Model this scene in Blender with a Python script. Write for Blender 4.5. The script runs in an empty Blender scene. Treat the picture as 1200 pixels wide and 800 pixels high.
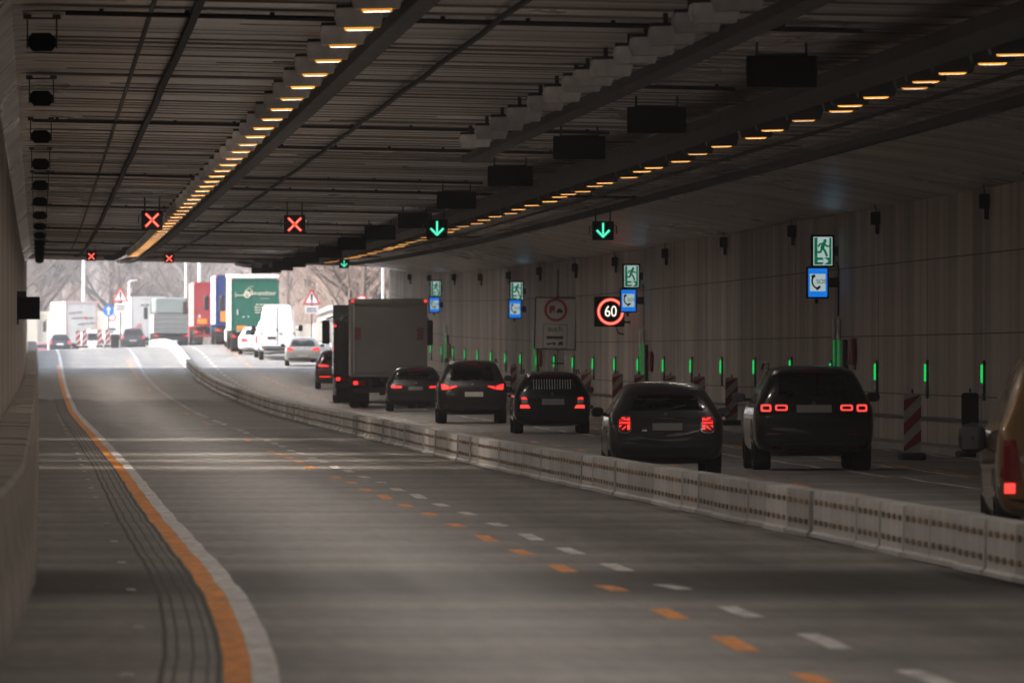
import bpy, bmesh, math, random
import numpy as np
from mathutils import Vector, Matrix
from mathutils.bvhtree import BVHTree

R = math.radians
random.seed(7)
SC = bpy.context.scene
COL = SC.collection

# ------------------------------------------------------------------ camera
EYE = 1.66          # eye height above the near carriageway
F = 12000.0         # metres of distance at which one metre covers one pixel of the 1200 px photograph
cam = bpy.data.cameras.new('camera')
cam.sensor_width = 36.0
cam.lens = 360.0
cam.clip_start = 0.5
cam.clip_end = 9000.0
cam.dof.use_dof = True
cam.dof.focus_distance = 172.0
cam.dof.aperture_fstop = 8.0
camo = bpy.data.objects.new('camera', cam)
COL.objects.link(camo)
camo.location = (0, 0, EYE)
camo.rotation_euler = Vector((555 / F, 1, 25 / F)).to_track_quat('-Z', 'Y').to_euler()
SC.camera = camo

# ------------------------------------------------------------------ sky, sun, exposure
SUN_EL, SUN_AZ = R(40), R(258)       # azimuth clockwise from +Y: behind and to the left
world = bpy.data.worlds.new('World')
SC.world = world
world.use_nodes = True
wn = world.node_tree
sky = wn.nodes.new('ShaderNodeTexSky')
sky.sky_type = 'NISHITA'
sky.sun_disc = False
sky.sun_elevation = SUN_EL
sky.sun_rotation = SUN_AZ
sky.air_density = 1.0
sky.dust_density = 4.0
bg = wn.nodes['Background']
bg.inputs['Strength'].default_value = 0.15
hs = wn.nodes.new('ShaderNodeHueSaturation')
hs.inputs['Saturation'].default_value = 0.45
wn.links.new(sky.outputs['Color'], hs.inputs['Color'])
wn.links.new(hs.outputs['Color'], bg.inputs['Color'])
sl = bpy.data.lights.new('sun', 'SUN')
sl.energy = 2.0
sl.angle = R(10)
sl.color = (1.0, 0.95, 0.88)
so = bpy.data.objects.new('sun', sl)
COL.objects.link(so)
sd = Vector((math.sin(SUN_AZ) * math.cos(SUN_EL), math.cos(SUN_AZ) * math.cos(SUN_EL), math.sin(SUN_EL)))
so.rotation_euler = sd.to_track_quat('Z', 'Y').to_euler()
SC.view_settings.view_transform = 'Standard'
SC.view_settings.look = 'None'
SC.view_settings.exposure = 1.8
SC.view_settings.gamma = 1.0
SC.cycles.use_denoising = True
SC.cycles.max_bounces = 6
SC.cycles.diffuse_bounces = 3
SC.cycles.glossy_bounces = 3
SC.cycles.volume_bounces = 0
SC.cycles.sample_clamp_indirect = 4.0
LAMP_W = 11.5        # watts of one ordinary tunnel lamp
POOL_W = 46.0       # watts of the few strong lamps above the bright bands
HAZE = 0.00036

# ------------------------------------------------------------------ helpers: tags, materials
def tag(o, label=None, cat=None, group=None, kind=None):
    if label: o['label'] = label
    if cat: o['category'] = cat
    if group: o['group'] = group
    if kind: o['kind'] = kind
    return o

def empty(name, loc, rot=(0, 0, 0), label=None, cat=None, group=None):
    o = bpy.data.objects.new(name, None)
    COL.objects.link(o)
    o.location = loc
    o.rotation_euler = rot
    o.empty_display_size = 0.2
    return tag(o, label, cat, group)

def copy_tree(o, parent=None):
    c = o.copy()
    COL.objects.link(c)
    if parent: c.parent = parent
    for ch in list(o.children):
        copy_tree(ch, c)
    return c

def mat(name, col, rough=0.5, metal=0.0, spec=0.5, coat=0.0, var=0.0, vscale=(1, 1, 1), bump=0.0, bscale=(30, 30, 30),
        emit=None, estr=0.0, var2=None, v2scale=(1, 1, 1), roughvar=0.0):
    m = bpy.data.materials.new(name)
    m.use_nodes = True
    nt = m.node_tree
    b = nt.nodes['Principled BSDF']
    b.inputs['Base Color'].default_value = (*col, 1)
    b.inputs['Roughness'].default_value = rough
    b.inputs['Metallic'].default_value = metal
    b.inputs['Specular IOR Level'].default_value = spec
    b.inputs['Coat Weight'].default_value = coat
    b.inputs['Coat Roughness'].default_value = 0.03
    if emit:
        b.inputs['Emission Color'].default_value = (*emit, 1)
        b.inputs['Emission Strength'].default_value = estr
    tc = nt.nodes.new('ShaderNodeTexCoord')
    def noise(scale, detail=6):
        mp = nt.nodes.new('ShaderNodeMapping')
        mp.inputs['Scale'].default_value = scale
        nt.links.new(tc.outputs['Object'], mp.inputs['Vector'])
        n = nt.nodes.new('ShaderNodeTexNoise')
        n.inputs['Scale'].default_value = 1.0
        n.inputs['Detail'].default_value = detail
        nt.links.new(mp.outputs['Vector'], n.inputs['Vector'])
        return n
    last = None
    for v, sc in ((var, vscale), (var2 or 0, v2scale)):
        if not v: continue
        n = noise(sc)
        rmp = nt.nodes.new('ShaderNodeMapRange')
        rmp.inputs['From Min'].default_value = 0.3
        rmp.inputs['From Max'].default_value = 0.7
        rmp.inputs['To Min'].default_value = 1 - v
        rmp.inputs['To Max'].default_value = 1 + v
        nt.links.new(n.outputs['Fac'], rmp.inputs['Value'])
        mx = nt.nodes.new('ShaderNodeVectorMath')
        mx.operation = 'MULTIPLY'
        if last is None:
            mx.inputs[0].default_value = col
        else:
            nt.links.new(last, mx.inputs[0])
        nt.links.new(rmp.outputs['Result'], mx.inputs[1])
        last = mx.outputs['Vector']
        if roughvar:
            rr = nt.nodes.new('ShaderNodeMapRange')
            rr.inputs['From Min'].default_value = 0.3
            rr.inputs['From Max'].default_value = 0.7
            rr.inputs['To Min'].default_value = rough - roughvar
            rr.inputs['To Max'].default_value = rough + roughvar
            nt.links.new(n.outputs['Fac'], rr.inputs['Value'])
            nt.links.new(rr.outputs['Result'], b.inputs['Roughness'])
    if last is not None:
        nt.links.new(last, b.inputs['Base Color'])
    if bump:
        n = noise(bscale, 4)
        bp = nt.nodes.new('ShaderNodeBump')
        bp.inputs['Strength'].default_value = bump
        bp.inputs['Distance'].default_value = 0.02
        nt.links.new(n.outputs['Fac'], bp.inputs['Height'])
        nt.links.new(bp.outputs['Normal'], b.inputs['Normal'])
    return m

def glow(name, col, strength, base=(0.02, 0.02, 0.02)):
    return mat(name, base, 0.4, emit=col, estr=strength)

M = {}
M['asphalt'] = mat('asphalt', (0.20, 0.187, 0.178), 0.50, var=0.16, vscale=(0.05, 0.55, 1), var2=0.22, v2scale=(1.3, 0.015, 1), bump=0.6, bscale=(9, 9, 9), roughvar=0.07)
M['shade_tone'] = mat('asphalt_shade_tone', (0.055, 0.050, 0.046), 0.6, var=0.2, vscale=(0.6, 0.6, 1))  # unused tone for the painted shade band on the road
def painted_shade_band(m, y0, y1, soft, dark, base):  # mixes a soft-edged band of shade into the base colour
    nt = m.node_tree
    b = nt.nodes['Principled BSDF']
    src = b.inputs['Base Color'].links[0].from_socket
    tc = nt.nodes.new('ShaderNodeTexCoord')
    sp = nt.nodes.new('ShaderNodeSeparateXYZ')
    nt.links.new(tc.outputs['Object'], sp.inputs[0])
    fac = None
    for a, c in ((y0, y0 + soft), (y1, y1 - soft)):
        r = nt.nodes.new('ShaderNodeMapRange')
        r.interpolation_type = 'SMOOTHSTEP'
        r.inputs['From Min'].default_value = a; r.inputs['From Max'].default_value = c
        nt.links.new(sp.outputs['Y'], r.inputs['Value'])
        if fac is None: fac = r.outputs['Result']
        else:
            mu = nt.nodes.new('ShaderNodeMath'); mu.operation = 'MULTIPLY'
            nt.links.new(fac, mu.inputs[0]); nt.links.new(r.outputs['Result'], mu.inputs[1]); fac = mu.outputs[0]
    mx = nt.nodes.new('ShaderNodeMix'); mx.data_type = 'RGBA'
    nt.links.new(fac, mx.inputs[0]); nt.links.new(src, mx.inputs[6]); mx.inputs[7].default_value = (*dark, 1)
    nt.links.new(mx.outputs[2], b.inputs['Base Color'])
def per_object(m, amt):
    nt = m.node_tree
    b = nt.nodes['Principled BSDF']
    src = b.inputs['Base Color'].links[0].from_socket
    oi = nt.nodes.new('ShaderNodeObjectInfo')
    r = nt.nodes.new('ShaderNodeMapRange')
    r.inputs['To Min'].default_value = 1 - amt; r.inputs['To Max'].default_value = 1 + amt * .35
    nt.links.new(oi.outputs['Random'], r.inputs['Value'])
    mx = nt.nodes.new('ShaderNodeVectorMath'); mx.operation = 'MULTIPLY'
    nt.links.new(src, mx.inputs[0]); nt.links.new(r.outputs['Result'], mx.inputs[1])
    nt.links.new(mx.outputs['Vector'], b.inputs['Base Color'])
painted_shade_band(M['asphalt'], 69.5, 84.5, 5.5, (0.030, 0.026, 0.023), None)  # shade lying across the near road, painted into the asphalt colour
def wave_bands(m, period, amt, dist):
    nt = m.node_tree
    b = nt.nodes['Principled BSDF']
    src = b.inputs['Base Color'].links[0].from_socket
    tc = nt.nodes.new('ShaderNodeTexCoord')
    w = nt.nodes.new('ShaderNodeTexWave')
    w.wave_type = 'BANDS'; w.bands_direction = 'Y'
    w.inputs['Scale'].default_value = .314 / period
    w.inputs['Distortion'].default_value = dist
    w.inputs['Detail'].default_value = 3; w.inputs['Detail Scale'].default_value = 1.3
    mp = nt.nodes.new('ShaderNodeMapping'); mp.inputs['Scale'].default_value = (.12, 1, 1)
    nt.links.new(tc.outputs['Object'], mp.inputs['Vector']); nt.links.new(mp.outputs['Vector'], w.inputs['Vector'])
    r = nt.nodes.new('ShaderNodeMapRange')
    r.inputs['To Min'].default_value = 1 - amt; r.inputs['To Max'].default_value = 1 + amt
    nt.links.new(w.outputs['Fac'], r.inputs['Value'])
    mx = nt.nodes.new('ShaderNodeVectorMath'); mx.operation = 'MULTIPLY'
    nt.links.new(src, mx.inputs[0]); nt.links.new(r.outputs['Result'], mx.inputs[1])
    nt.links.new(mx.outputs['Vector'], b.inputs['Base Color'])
def mottle(m, scale, amt):
    nt = m.node_tree
    b = nt.nodes['Principled BSDF']
    src = b.inputs['Base Color'].links[0].from_socket
    tc = nt.nodes.new('ShaderNodeTexCoord')
    mp = nt.nodes.new('ShaderNodeMapping'); mp.inputs['Scale'].default_value = scale
    n = nt.nodes.new('ShaderNodeTexNoise'); n.inputs['Scale'].default_value = 1.0; n.inputs['Detail'].default_value = 3
    nt.links.new(tc.outputs['Object'], mp.inputs['Vector']); nt.links.new(mp.outputs['Vector'], n.inputs['Vector'])
    r = nt.nodes.new('ShaderNodeMapRange')
    r.inputs['From Min'].default_value = .3; r.inputs['From Max'].default_value = .7
    r.inputs['To Min'].default_value = 1 - amt; r.inputs['To Max'].default_value = 1 + amt
    nt.links.new(n.outputs['Fac'], r.inputs['Value'])
    mx = nt.nodes.new('ShaderNodeVectorMath'); mx.operation = 'MULTIPLY'
    nt.links.new(src, mx.inputs[0]); nt.links.new(r.outputs['Result'], mx.inputs[1])
    nt.links.new(mx.outputs['Vector'], b.inputs['Base Color'])
mottle(M['asphalt'], (7.0, .55, 1), .17)
mottle(M['asphalt'], (.9, .11, 1), .12)
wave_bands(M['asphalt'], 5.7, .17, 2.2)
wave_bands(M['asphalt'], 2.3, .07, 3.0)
M['paint_white'] = mat('road_paint_white', (0.62, 0.61, 0.60), 0.5, var=0.14, vscale=(1.2, 0.8, 1), var2=0.08, v2scale=(9, 3, 1))
M['paint_orange'] = mat('road_paint_orange', (0.75, 0.27, 0.035), 0.5, var=0.12, vscale=(1.2, 0.8, 1))
mottle(M['paint_white'], (9.0, 1.1, 1), .26)
mottle(M['paint_orange'], (9.0, 1.1, 1), .26)
M['ceil'] = mat('ceiling_concrete', (0.47, 0.425, 0.385), 0.31, spec=0.5, var=0.60, vscale=(0.03, 0.75, 1), var2=0.25, v2scale=(0.20, 0.05, 1), bump=1.0, bscale=(0.03, 0.6, 1), roughvar=0.08)
M['wall'] = mat('wall_concrete', (0.40, 0.35, 0.315), 0.6, var=0.42, vscale=(1, 0.28, 0.04), var2=0.26, v2scale=(1, 1.1, 0.10), bump=0.4, bscale=(1, 3.0, 0.1))
M['groove'] = mat('groove_filler', (0.10, 0.092, 0.085), 0.8)
M['joint'] = mat('joint_dark', (0.035, 0.032, 0.03), 0.9)
M['concrete'] = mat('barrier_concrete', (0.28, 0.25, 0.22), 0.75, var=0.3, vscale=(1, 0.35, 3), var2=0.2, v2scale=(4, 3, 4), bump=0.4, bscale=(12, 6, 12))
M['outer_concrete'] = mat('outer_concrete', (0.22, 0.21, 0.19), 0.8, var=0.2, vscale=(0.4, 0.2, 0.6))
M['kerb'] = mat('kerb_concrete', (0.30, 0.28, 0.26), 0.7, var=0.2, vscale=(1, 0.3, 1))
M['terrain'] = mat('winter_ground', (0.16, 0.13, 0.09), 0.95, var=0.35, vscale=(0.05, 0.03, 1))
M['steel_white'] = mat('barrier_white', (0.58, 0.565, 0.55), 0.5, var=0.10, vscale=(1.5, 1.1, 2.0), var2=0.10, v2scale=(5, 5, 1.2))
per_object(M['steel_white'], .32)
M['amber_refl'] = mat('amber_reflector', (0.22, 0.115, 0.018), 0.35, var=0.5, vscale=(2, 1.4, 2))
M['rubber_dark'] = mat('rubber_dark', (0.015, 0.015, 0.016), 0.8)
M['black'] = mat('black_housing', (0.008, 0.009, 0.011), 0.9, spec=0.15)
M['cable'] = mat('cable_sheath', (0.018, 0.018, 0.02), 0.7)
M['tray'] = mat('tray_steel', (0.05, 0.048, 0.046), 0.6, metal=0.3, var=0.3, vscale=(3, 0.8, 3))
M['lamp_grey'] = mat('lamp_housing', (0.80, 0.80, 0.81), 0.45, metal=0.0, var=0.15, vscale=(6, 6, 6))
M['bracket'] = mat('bracket_steel', (0.07, 0.07, 0.075), 0.5, metal=0.5)
per_object(M['lamp_grey'], .35)
per_object(M['amber_refl'], .75)
M['amber'] = glow('amber_lens', (1.0, 0.38, 0.035), 0.36)
M['amber_dim'] = glow('amber_lens_dim', (1.0, 0.36, 0.05), 0.2)
def vary_glow(m, lo, hi):
    nt = m.node_tree
    b = nt.nodes['Principled BSDF']
    k = b.inputs['Emission Strength'].default_value
    oi = nt.nodes.new('ShaderNodeObjectInfo')
    r = nt.nodes.new('ShaderNodeMapRange')
    r.inputs['To Min'].default_value = k * lo; r.inputs['To Max'].default_value = k * hi
    nt.links.new(oi.outputs['Random'], r.inputs['Value'])
    nt.links.new(r.outputs['Result'], b.inputs['Emission Strength'])
vary_glow(M['amber'], .45, 1.15)
M['red_led'] = glow('red_led', (1.0, 0.05, 0.03), 0.55)
M['red_core'] = glow('red_led_core', (1.0, 0.45, 0.32), 0.38)
M['green_led'] = glow('green_led', (0.01, 0.95, 0.50), 0.28)
M['green_core'] = glow('green_led_core', (0.25, 1.0, 0.75), 0.32)
M['led_green'] = glow('guide_green', (0.005, 0.85, 0.15), 0.22)
M['tube_green'] = glow('tube_green', (0.015, 0.50, 0.11), 0.075)
M['led_white'] = glow('led_white', (1.0, 0.93, 0.80), 0.42)
M['sg_green'] = glow('sign_green', (0.0, 0.115, 0.045), 0.28)
M['sg_white'] = glow('sign_white', (0.66, 0.85, 0.84), 0.16)
M['sg_blue'] = glow('sign_blue', (0.005, 0.17, 0.70), 0.30)
M['sign_ink'] = mat('sign_ink', (0.015, 0.015, 0.017), 0.5)
M['sign_grey_ink'] = mat('sign_grey_ink', (0.10, 0.10, 0.11), 0.5)
M['sign_white'] = mat('sign_sheet_white', (0.72, 0.70, 0.70), 0.5, var=0.05, vscale=(2, 2, 2))
M['sign_red'] = mat('sign_sheet_red', (0.50, 0.035, 0.045), 0.45)
M['sign_blue'] = mat('sign_sheet_blue', (0.02, 0.16, 0.55), 0.45)
M['stripe_red'] = mat('stripe_red', (0.24, 0.018, 0.02), 0.5, var=0.1, vscale=(4, 4, 4))
M['stripe_white'] = mat('stripe_white', (0.42, 0.40, 0.38), 0.5, var=0.1, vscale=(4, 4, 4))
M['tyre'] = mat('tyre_rubber', (0.018, 0.018, 0.018), 0.85)
M['rim'] = mat('rim_alloy', (0.35, 0.35, 0.36), 0.35, metal=0.8)
M['glass'] = mat('tinted_glass', (0.010, 0.011, 0.012), 0.06, spec=0.6)
def see_through(name, tint):
    m = bpy.data.materials.new(name); m.use_nodes = True
    nt = m.node_tree; nt.nodes.clear()
    out = nt.nodes.new('ShaderNodeOutputMaterial'); mix = nt.nodes.new('ShaderNodeMixShader')
    tr = nt.nodes.new('ShaderNodeBsdfTransparent'); gl = nt.nodes.new('ShaderNodeBsdfGlossy'); fr = nt.nodes.new('ShaderNodeFresnel')
    tr.inputs['Color'].default_value = (*tint, 1); gl.inputs['Roughness'].default_value = .03
    fr.inputs['IOR'].default_value = 1.5
    nt.links.new(fr.outputs[0], mix.inputs[0]); nt.links.new(tr.outputs[0], mix.inputs[1]); nt.links.new(gl.outputs[0], mix.inputs[2])
    nt.links.new(mix.outputs[0], out.inputs['Surface'])
    return m
M['pane'] = see_through('rear_pane', (.78, .80, .81))
M['seat_cloth'] = mat('seat_cloth', (.012, .012, .013), .9)
M['glass_light'] = mat('clear_glass', (0.07, 0.08, 0.085), 0.06, spec=0.7)
M['trim'] = mat('black_trim', (0.014, 0.014, 0.015), 0.55)
M['chrome'] = mat('chrome', (0.7, 0.7, 0.72), 0.15, metal=1.0)
M['plate'] = mat('number_plate', (0.30, 0.29, 0.28), 0.5)
M['plate_pale'] = mat('number_plate_pale', (0.62, 0.61, 0.58), 0.5)
M['tail'] = glow('tail_light', (1.0, 0.03, 0.025), 0.55, (0.2, 0.01, 0.01))
M['tail_hot'] = glow('tail_light_hot', (1.0, 0.06, 0.05), 0.42, (0.2, 0.01, 0.01))
M['tail_off'] = mat('tail_lens', (0.22, 0.012, 0.015), 0.15)
M['tail_white'] = mat('lens_white', (0.6, 0.6, 0.6), 0.15)
M['indicator'] = glow('lamp_amber', (1.0, 0.35, 0.04), 0.4)

def paint(name, col, rough=0.25, metal=0.3, coat=0.8):
    return mat(name, col, rough, metal=metal, coat=coat)

# ------------------------------------------------------------------ helpers: mesh builder
def link_mesh(name, me, material, parent=None, loc=None):
    o = bpy.data.objects.new(name, me)
    COL.objects.link(o)
    if material is not None:
        for mm in (material if isinstance(material, (list, tuple)) else [material]):
            me.materials.append(mm)
    if parent: o.parent = parent
    if loc: o.location = loc
    return o

class MB:
    def __init__(s):
        s.v, s.f, s.mi = [], [], []
        s.cur = 0
    def add(s, vs, fs):
        k = len(s.v)
        s.v += [tuple(v) for v in vs]
        s.f += [tuple(i + k for i in f) for f in fs]
        s.mi += [s.cur] * len(fs)
    def box(s, c, d, rot=None, taper=1.0):
        x, y, z = d[0] / 2, d[1] / 2, d[2] / 2
        vs = [Vector((sx * x * (taper if sz > 0 else 1), sy * y * (taper if sz > 0 else 1), sz * z)) for sz in (-1, 1) for sy in (-1, 1) for sx in (-1, 1)]
        if rot is not None: vs = [rot @ v for v in vs]
        vs = [v + Vector(c) for v in vs]
        s.add(vs, [(0, 2, 3, 1), (4, 5, 7, 6), (0, 1, 5, 4), (2, 6, 7, 3), (0, 4, 6, 2), (1, 3, 7, 5)])
        return s
    def bbox(s, c, d, b=0.02):      # box with chamfered edges, extruded along y
        x, z = d[0] / 2, d[2] / 2
        b = min(b, x * .9, z * .9)
        prof = [(-x + b, -z), (x - b, -z), (x, -z + b), (x, z - b), (x - b, z), (-x + b, z), (-x, z - b), (-x, -z + b)]
        y = d[1] / 2
        by = min(b, y * .9)
        rings = []
        for yy, k in ((-y, 1), (-y + by, 0), (y - by, 0), (y, 1)):
            rings.append([(px * (1 - k * b / x), yy, pz * (1 - k * b / z)) for px, pz in prof])
        vs = [(c[0] + p[0], c[1] + p[1], c[2] + p[2]) for r in rings for p in r]
        fs = []
        for r in range(3):
            for i in range(8):
                j = (i + 1) % 8
                fs.append((r * 8 + i, r * 8 + j, (r + 1) * 8 + j, (r + 1) * 8 + i))
        fs.append(tuple(reversed(range(8))))
        fs.append(tuple(range(24, 32)))
        s.add(vs, fs)
        return s
    def tube(s, pts, r, n=6, cap=True):
        pts = [Vector(p) for p in pts]
        rs = r if isinstance(r, (list, tuple)) else [r] * len(pts)
        rings = []
        for i, p in enumerate(pts):
            t = (pts[min(i + 1, len(pts) - 1)] - pts[max(i - 1, 0)]).normalized()
            a = t.orthogonal().normalized() if abs(t.z) > 0.9 else t.cross(Vector((0, 0, 1))).normalized()
            b = t.cross(a)
            rings.append([p + (a * math.cos(2 * math.pi * k / n) + b * math.sin(2 * math.pi * k / n)) * rs[i] for k in range(n)])
        vs = [v for rg in rings for v in rg]
        fs = []
        for i in range(len(pts) - 1):
            for k in range(n):
                k2 = (k + 1) % n
                fs.append((i * n + k, i * n + k2, (i + 1) * n + k2, (i + 1) * n + k))
        if cap:
            fs.append(tuple(reversed(range(n))))
            fs.append(tuple(range((len(pts) - 1) * n, len(pts) * n)))
        s.add(vs, fs)
        return s
    def prism(s, poly, y0, y1, axis='y'):    # polygon of (x,z) extruded along y (axis 'x': polygon of (y,z) along x)
        n = len(poly)
        if axis == 'y':
            vs = [(p[0], y0, p[1]) for p in poly] + [(p[0], y1, p[1]) for p in poly]
        elif axis == 'x':
            vs = [(y0, p[0], p[1]) for p in poly] + [(y1, p[0], p[1]) for p in poly]
        else:
            vs = [(p[0], p[1], y0) for p in poly] + [(p[0], p[1], y1) for p in poly]
        fs = [tuple(range(n)), tuple(reversed(range(n, 2 * n)))] + [(i, i + n, (i + 1) % n + n, (i + 1) % n) for i in range(n)]
        s.add(vs, fs)
        return s
    def ring(s, cx, cz, r0, r1, y0, y1, n=32):   # annulus facing y
        vs = []
        for k in range(n):
            c, d = math.cos(2 * math.pi * k / n), math.sin(2 * math.pi * k / n)
            vs += [(cx + r0 * c, y0, cz + r0 * d), (cx + r1 * c, y0, cz + r1 * d), (cx + r1 * c, y1, cz + r1 * d), (cx + r0 * c, y1, cz + r0 * d)]
        fs = []
        for k in range(n):
            a, b = 4 * k, 4 * ((k + 1) % n)
            fs += [(a, b, b + 1, a + 1), (a + 1, b + 1, b + 2, a + 2), (a + 2, b + 2, b + 3, a + 3), (a + 3, b + 3, b, a)]
        s.add(vs, fs)
        return s
    def build(s, name, material, parent=None, smooth=False, loc=None):
        me = bpy.data.meshes.new(name)
        me.from_pydata(s.v, [], s.f)
        bm = bmesh.new()
        bm.from_mesh(me)
        bmesh.ops.recalc_face_normals(bm, faces=bm.faces)
        bm.to_mesh(me)
        bm.free()
        for p, i in zip(me.polygons, s.mi): p.material_index = i
        if smooth:
            for p in me.polygons: p.use_smooth = True
            try: me.set_sharp_from_angle(angle=R(40))
            except Exception: pass
        return link_mesh(name, me, material, parent, loc)

def disc(cx, cz, r, n=28):
    return [(cx + r * math.cos(2 * math.pi * k / n), cz + r * math.sin(2 * math.pi * k / n)) for k in range(n)]

def rect(x0, x1, z0, z1):
    return [(x0, z0), (x1, z0), (x1, z1), (x0, z1)]

def rrect(x0, x1, z0, z1, r=0.02, n=4):
    out = []
    for cx, cz, a in ((x1 - r, z0 + r, -90), (x1 - r, z1 - r, 0), (x0 + r, z1 - r, 90), (x0 + r, z0 + r, 180)):
        for k in range(n + 1):
            t = R(a + 90 * k / n)
            out.append((cx + r * math.cos(t), cz + r * math.sin(t)))
    return out

_textcache = {}
def text_mesh(txt, size, depth=0.004):
    cu = bpy.data.curves.new('text', 'FONT')
    cu.body = txt
    cu.size = size
    cu.align_x = 'CENTER'
    cu.align_y = 'CENTER'
    cu.extrude = depth
    tmp = bpy.data.objects.new('text', cu)
    COL.objects.link(tmp)
    dg = bpy.context.evaluated_depsgraph_get()
    me = bpy.data.meshes.new_from_object(tmp.evaluated_get(dg))
    bpy.data.objects.remove(tmp)
    return me

def text(name, txt, size, loc, material, parent, sx=1.0):
    me = text_mesh(txt, size)
    me.transform(Matrix.Rotation(R(90), 4, 'X'))
    me.transform(Matrix.Diagonal((sx, 1, 1, 1)))
    me.materials.clear()
    return link_mesh(name, me, material, parent, loc)

# ------------------------------------------------------------------ the lie of the road
_kd = np.array([-2000, 0, 178, 240, 288, 320, 334, 374, 421, 470, 482, 500, 527, 546, 572, 600, 720, 960, 1500, 9000.])
_kz = np.array([0, 0, 0, .04, .075, .12, .18, .33, .57, 1.02, 1.18, 1.48, 1.98, 2.28, 2.50, 2.60, 2.62, 2.55, 2.4, 2.4])
_tD = np.arange(-200, 3000, 1.0)
_tz = np.interp(_tD, _kd, _kz)
_k = np.ones(31) / 31
_tz = np.convolve(np.pad(_tz, 30, mode='edge'), np.convolve(_k, _k), mode='same')[30:-30]
def gz(D):
    return float(np.interp(D, _tD, _tz))
def sup(x, D):                       # superelevation of the curve beyond the portal
    t = min(max((D - 520) / 90.0, 0), 1)
    return 0.035 * t * (min(x, 20) - 6.0)
_waves = [(6.1, .0052, .3, .05), (3.3, .0017, 1.9, -.21), (9.7, .0055, 4.1, .12), (14.3, .0060, 2.2, -.07), (4.4, .0022, 5.0, .35)]
def und(x, D):
    if D > 420: return 0.0
    a = 0.0
    for l, h, p, k in _waves:
        a += h * math.sin(2 * math.pi * D / l + p + k * x * 1.7 + 0.6 * math.sin(D / 23 + x / 5))
    return a * min(1, (420 - D) / 120)
def road_z(x, D):
    return gz(D) + sup(x, D) + und(x, D)
def flat_z(x, D):
    return gz(D) + sup(x, D)
def pitch(D, dd=4.0):
    return math.atan2(gz(D + dd) - gz(D), dd)
def sD(s):                            # distance at which a metre covers s pixels
    return F / s
def P(px, py, D):                     # photograph pixel at a known distance
    return ((px - 45) * D / F, D, EYE + (425 - py) * D / F)
def ceil_z(x, D):
    return EYE + 3.95 - 0.021 * x + gz(D)
PORTAL = 494.0
WALL_X = 16.9

def stroke(mb, pts, w, y0, y1):
    for (ax, az), (bx, bz) in zip(pts[:-1], pts[1:]):
        dx, dz = bx - ax, bz - az
        l = math.hypot(dx, dz) or 1
        nx, nz = -dz / l * w / 2, dx / l * w / 2
        ex, ez = dx / l * w * .25, dz / l * w * .25
        mb.prism([(ax + nx - ex, az + nz - ez), (ax - nx - ex, az - nz - ez), (bx - nx + ex, bz - nz + ez), (bx + nx + ex, bz + nz + ez)], y0, y1)
    return mb

# ================================================================== SETTING
# ---- ground and road
def sheet(name, xs, Ds, zf, material, kind='structure'):
    vs = [(x, D, zf(x, D)) for D in Ds for x in xs]
    n = len(xs)
    fs = [(i * n + j, i * n + j + 1, (i + 1) * n + j + 1, (i + 1) * n + j) for i in range(len(Ds) - 1) for j in range(n - 1)]
    me = bpy.data.meshes.new(name)
    me.from_pydata(vs, [], fs)
    for p in me.polygons: p.use_smooth = True
    o = link_mesh(name, me, material)
    if kind: o['kind'] = kind
    return o

terrD = list(range(-80, 1000, 30)) + list(range(1000, 4200, 200))
def terr_z(x, D):
    b = flat_z(min(max(x, -6), 22), D) - 0.5
    if D < 496: return b - 0.6
    off = max(0, x - 22) + max(0, -8 - x) * .3
    return b + min(off, 60) * 0.10 + 0.4 * math.sin(x * .21 + D * .013) * min(1, off / 12)
txs = [-400, -200, -100, -60, -40, -25, -14, -8, -2, 6, 14, 22, 30, 40, 55, 80, 120, 200, 400]
sheet('terrain', txs, terrD, terr_z, M['terrain'])
rD = list(np.arange(-30, 300, 0.55)) + list(np.arange(300, 700, 2.0)) + list(range(700, 1900, 40))
rxs = list(np.arange(-1.2, 19.01, 1.01))
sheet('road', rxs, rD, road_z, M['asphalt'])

def stripe(name, xf, w, D0, D1, material, step=0.55, lift=0.004, mb=None):
    own = mb is None
    if own: mb = MB()
    n = max(1, int(math.ceil((D1 - D0) / step)))
    vs = []
    for i in range(n + 1):
        D = D0 + (D1 - D0) * i / n
        x = xf(D)
        for xx in (x - w / 2, x + w / 2):
            vs.append((xx, D, mesh_z(xx, D) + lift))
    mb.add(vs, [(2 * i, 2 * i + 1, 2 * i + 3, 2 * i + 2) for i in range(n)])
    if own:
        o = mb.build(name, material)
        o['kind'] = 'structure'
        return o

_rDa, _rxa = np.array(rD, float), np.array(rxs)
def mesh_z(x, D):                     # height of the road mesh itself, so that paint lies exactly on it
    i = min(max(int(np.searchsorted(_rDa, D) - 1), 0), len(_rDa) - 2)
    j = min(max(int(np.searchsorted(_rxa, x) - 1), 0), len(_rxa) - 2)
    t = (D - _rDa[i]) / (_rDa[i + 1] - _rDa[i])
    u = (x - _rxa[j]) / (_rxa[j + 1] - _rxa[j])
    q = lambda a, b: road_z(_rxa[b], _rDa[a])
    return (q(i, j) * (1 - u) + q(i, j + 1) * u) * (1 - t) + (q(i + 1, j) * (1 - u) + q(i + 1, j + 1) * u) * t

def lut(*pts):
    a = [p[0] for p in pts]; b = [p[1] for p in pts]
    return lambda D: float(np.interp(D, a, b))

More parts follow.
